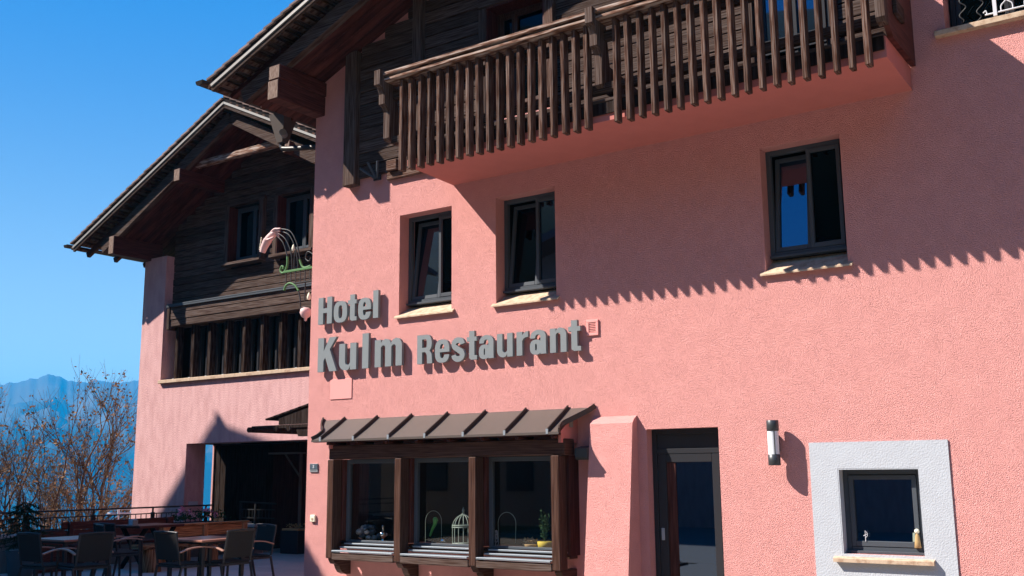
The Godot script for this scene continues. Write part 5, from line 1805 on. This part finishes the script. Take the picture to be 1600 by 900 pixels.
func build_land() -> void:
	ridge_noise = noise(3, 0.02, 5)
	var n1 := noise(71, 0.004, 5)
	var n2 := noise(72, 0.0011, 4)
	var st := SurfaceTool.new()
	st.begin(Mesh.PRIMITIVE_TRIANGLES)
	var eye := Vector2(11.33, 11.0)
	var rad := [0.0, 8.0, 14.0]
	var r := 16.0
	while r < 60.0: rad.append(r); r += 1.6
	while r < 2200.0: rad.append(r); r *= 1.13
	while r < 4700.0: rad.append(r); r += 55.0
	rad.append_array([5000.0, 5300.0])
	var az := []
	var a := 30.0
	while a < 76.0: az.append(a); a += (0.09 if a > 53.0 and a < 63.0 else 0.3)
	while a < 390.0: az.append(a); a += 4.0
	az.append(390.0)
	var grid := []
	for ri in rad.size():
		for ai in az.size():
			var rr: float = rad[ri]
			var t := deg_to_rad(az[ai])
			var x := eye.x - sin(t) * rr
			var z := eye.y - cos(t) * rr
			var y := land_height(x, z)
			if rr > 2200.0:
				var top := ridge_height(az[ai] if az[ai] <= 76.0 else 76.0, rr)
				var f: float = clamp((rr - 2200.0) / 2400.0, 0.0, 1.0)
				var shape := 0.62 * smoothstep(0.0, 0.62, f) + 0.24 * smoothstep(0.5, 0.9, f) + 0.14 * smoothstep(0.86, 1.0, f)
				var rel := (0.35 - absf(n1.get_noise_2d(x * 0.5, z * 0.5)) * 2.0) * 110.0 * sin(PI * clamp(f, 0.0, 1.0)) + n2.get_noise_2d(x, z) * 60.0 * sin(PI * clamp(f, 0.0, 1.0))
				y = lerp(-360.0, top, shape) + rel
				if rr > 4700.0: y = top - (rr - 4700.0) * 0.35
			elif x < -6.0 and rr > 60.0:
				y += n1.get_noise_2d(x, z) * 14.0 * smoothstep(60.0, 400.0, rr)
			if az[ai] > 100.0 and az[ai] < 330.0 and rr > 36.0:   # wooded slope rising behind the houses across the street
				var side: float = smoothstep(100.0, 122.0, az[ai]) * (1.0 - smoothstep(300.0, 330.0, az[ai]))
				y = lerp(y if rr < 2200.0 else -60.0, minf((rr - 36.0) * 0.56, 150.0 + (rr - 300.0) * 0.03) + n1.get_noise_2d(x * 9.0, z * 9.0) * 5.0 * smoothstep(36.0, 60.0, rr), side)
			grid.append(Vector3(x, y, z))
	var na := az.size()
	for i in grid.size():
		var p: Vector3 = grid[i]
		var d := Vector2(p.x - eye.x, p.z - eye.y).length()
		var v := n1.get_noise_2d(p.x * 0.9, p.z * 0.9)
		var w := n2.get_noise_2d(p.x * 1.7 + 300.0, p.z * 1.7)
		var c := Color(0.075, 0.085, 0.035).lerp(Color(0.13, 0.11, 0.055), clamp(0.5 + v, 0.0, 1.0))
		if d > 2200.0:
			var high: float = clamp((p.y + 100.0) / 420.0, 0.0, 1.0)
			var wood := Color(0.012, 0.020, 0.014)
			var meadow := Color(0.15, 0.112, 0.07)
			c = wood.lerp(meadow, clamp(high * 1.5 - 0.45 + v * 0.9 + w * 0.5, 0.0, 1.0))
			c = c.lerp(Color(0.10, 0.095, 0.09), smoothstep(330.0, 380.0, p.y) * 0.8)
		elif p.x > -5.97 and d < 80.0:
			c = Color(0.22, 0.20, 0.175)
		if p.y > 0.5 and d < 2200.0: c = Color(0.022, 0.034, 0.018).lerp(Color(0.06, 0.06, 0.025), clamp(0.4 + v, 0.0, 1.0))
		st.set_color(c)
		st.add_vertex(p)
	for i in rad.size() - 1:
		for j in na - 1:
			var q := i * na + j
			st.add_index(q); st.add_index(q + na + 1); st.add_index(q + na)
			st.add_index(q); st.add_index(q + 1); st.add_index(q + na + 1)
	st.generate_normals()
	var o := MeshInstance3D.new()
	o.mesh = st.commit()
	o.name = "ground"
	o.material_override = mats["land"]
	add_child(o, true)
	tag(o, "hillside falling to the valley and the blue mountain ridge opposite", "", "", "structure")
	# street before the facade
	var s := begin()
	bx(s, -5.5, 60.0, -0.05, -0.045, 6.2, 70.0)
	bx(s, 3.3, 60.0, -0.05, -0.046, 0.2, 6.199)
	tag(obj("street", s, mats["asphalt"]), "grey street in front of the hotel", "", "", "structure")

func build_neighbours() -> void:
	# the tall house left of the camera whose gable shades the terrace
	var h := thing("neighbour_house", "tall pale neighbouring house whose gabled shadow falls over the terrace", "building")
	var zf := 3.0
	var st := begin()
	var prof := PackedVector2Array([Vector2(-16.6, -5.0), Vector2(-9.3, -5.0), Vector2(-9.3, 11.1), Vector2(-14.39, 12.45), Vector2(-16.6, 9.9)])
	prism(st, prof, Vector3(0, 0, zf + 0.3), Vector3(1, 0, 0), Vector3(0, 1, 0), Vector3(0, 0, 9.0))
	obj("wall", st, mats["house_wall"], h)
	st = begin()
	prism(st, PackedVector2Array([Vector2(-14.39, 12.52), Vector2(-9.11, 11.15), Vector2(-9.11, 11.29), Vector2(-14.39, 12.66)]), Vector3(0, 0, zf), Vector3(1, 0, 0), Vector3(0, 1, 0), Vector3(0, 0, 9.6))
	prism(st, PackedVector2Array([Vector2(-14.40, 12.52), Vector2(-14.40, 12.66), Vector2(-16.95, 9.73), Vector2(-16.95, 9.58)]), Vector3(0, 0, zf), Vector3(1, 0, 0), Vector3(0, 1, 0), Vector3(0, 0, 9.6))
	var rf := obj("roof", st, mats["tile1"], h)
	st = begin()
	bx(st, -14.38, -14.24, 12.3, 12.85, zf + 0.02, zf + 0.2)
	obj("chimney", st, mats["house_wall"], rf)
	for x in [-15.2, -12.9, -10.7]:
		for y in [0.8, 3.6, 6.6]:
			st = begin()
			bx(st, x - 0.5, x + 0.5, y, y + 1.4, zf + 0.22, zf + 0.31)
			var wn := obj("window", st, mats["white_iron"], h)
			for s in [-1.0, 1.0]:
				st = begin()
				bx(st, x + s * 0.24 - 0.2, x + s * 0.24 + 0.2, y + 0.08, y + 1.32, zf + 0.20, zf + 0.219)
				obj("pane", st, mats["dim_glass"], wn)
	# the row across the street that the panes mirror
	var b := thing("opposite_house", "pale gabled house across the street from the hotel", "building", Vector3(-4, 0, 17))
	st = begin()
	prism(st, PackedVector2Array([Vector2(-11, -0.1), Vector2(11, -0.1), Vector2(11, 6.4), Vector2(0, 9.6), Vector2(-11, 6.4)]), Vector3(0, 0, 0), Vector3(1, 0, 0), Vector3(0, 1, 0), Vector3(0, 0, 10))
	obj("wall", st, mats["house_wall"], b)
	st = begin()
	bar(st, Vector3(-12.2, 6.2, 4.6), Vector3(0, 9.75, 4.6), 11.6, 0.25)
	bar(st, Vector3(0, 9.75, 4.6), Vector3(12.2, 6.2, 4.6), 11.6, 0.25)
	obj("roof", st, mats["tile1"], b)
	for x in [-7.0, -3.5, 1.0, 5.0]:
		for y in [1.0, 4.0]:
			st = begin()
			bx(st, x - 0.5, x + 0.5, y, y + 1.5, -0.08, -0.01)
			obj("window", st, mats["frame"], b)
	# white tubular frame beyond the rail
	var f := thing("white_frame", "white tubular metal frame standing behind the railing beside the wing wall", "frame", Vector3(-9.15, -2.3, -3.3))
	st = begin()
	for x in [-0.05, 0.07]: tube(st, [Vector3(x, 0, -x * 2.0), Vector3(x, 3.15, -x * 2.0)], 0.025, 0.025, 8)
	obj("pole", st, mats["white_iron"], f)
	for yy in [3.06, 3.16]:
		st = begin()
		tube(st, [Vector3(-0.25, yy, 0.25), Vector3(0.25, yy, -0.25)], 0.022, 0.022, 8)
		obj("crossbar", st, mats["white_iron"], f)

func build_view() -> void:
	var cam := Camera3D.new()
	cam.name = "camera"
	cam.keep_aspect = Camera3D.KEEP_HEIGHT
	cam.fov = 31.586
	cam.near = 0.1
	cam.far = 20000.0
	cam.position = Vector3(11.335, 1.6, 11.0)
	cam.basis = Basis.from_euler(Vector3(0.179, 0.603, -0.0083))
	add_child(cam)
	cam.current = true
	var env := Environment.new()
	env.background_mode = Environment.BG_SKY
	var sky := Sky.new()
	var sm := ProceduralSkyMaterial.new()
	sm.sky_top_color = Color(0.0, 0.46, 0.78)
	sm.sky_horizon_color = Color(0.96, 1.07, 1.05)
	sm.sky_curve = 0.105
	sm.ground_horizon_color = Color(0.45, 0.5, 0.55)
	sm.ground_bottom_color = Color(0.25, 0.25, 0.25)
	sm.sun_angle_max = 6.0
	sm.sun_curve = 0.05
	sky.sky_material = sm
	env.sky = sky
	env.background_energy_multiplier = 0.60
	env.ambient_light_source = Environment.AMBIENT_SOURCE_SKY
	env.tonemap_mode = Environment.TONE_MAPPER_LINEAR
	env.tonemap_exposure = 2.3
	env.sdfgi_enabled = true
	env.ssao_enabled = true
	env.ssil_enabled = true
	env.fog_enabled = true
	env.fog_density = 0.00024
	env.fog_light_color = Color(0.08, 0.72, 1.0)
	var we := WorldEnvironment.new()
	we.name = "world_environment"
	we.environment = env
	add_child(we)
	var sun := DirectionalLight3D.new()
	sun.name = "sun"
	sun.light_energy = 1.6
	sun.light_color = Color(1.0, 0.965, 0.92)
	sun.light_angular_distance = 0.5
	sun.shadow_enabled = true
	add_child(sun)
	sun.look_at_from_position(Vector3.ZERO, Vector3(1.42, -1.66, -1.0))

func _ready() -> void:
	rng.seed = 20240611
	build_view()
	make_materials()
	build_land()
	var h := build_main_house()
	build_main_roof(h)
	build_wing()
	build_terrace()
	build_neighbours()
	build_trees()
	build_lettering()
	build_fittings()
	build_furniture()
	build_ornaments()
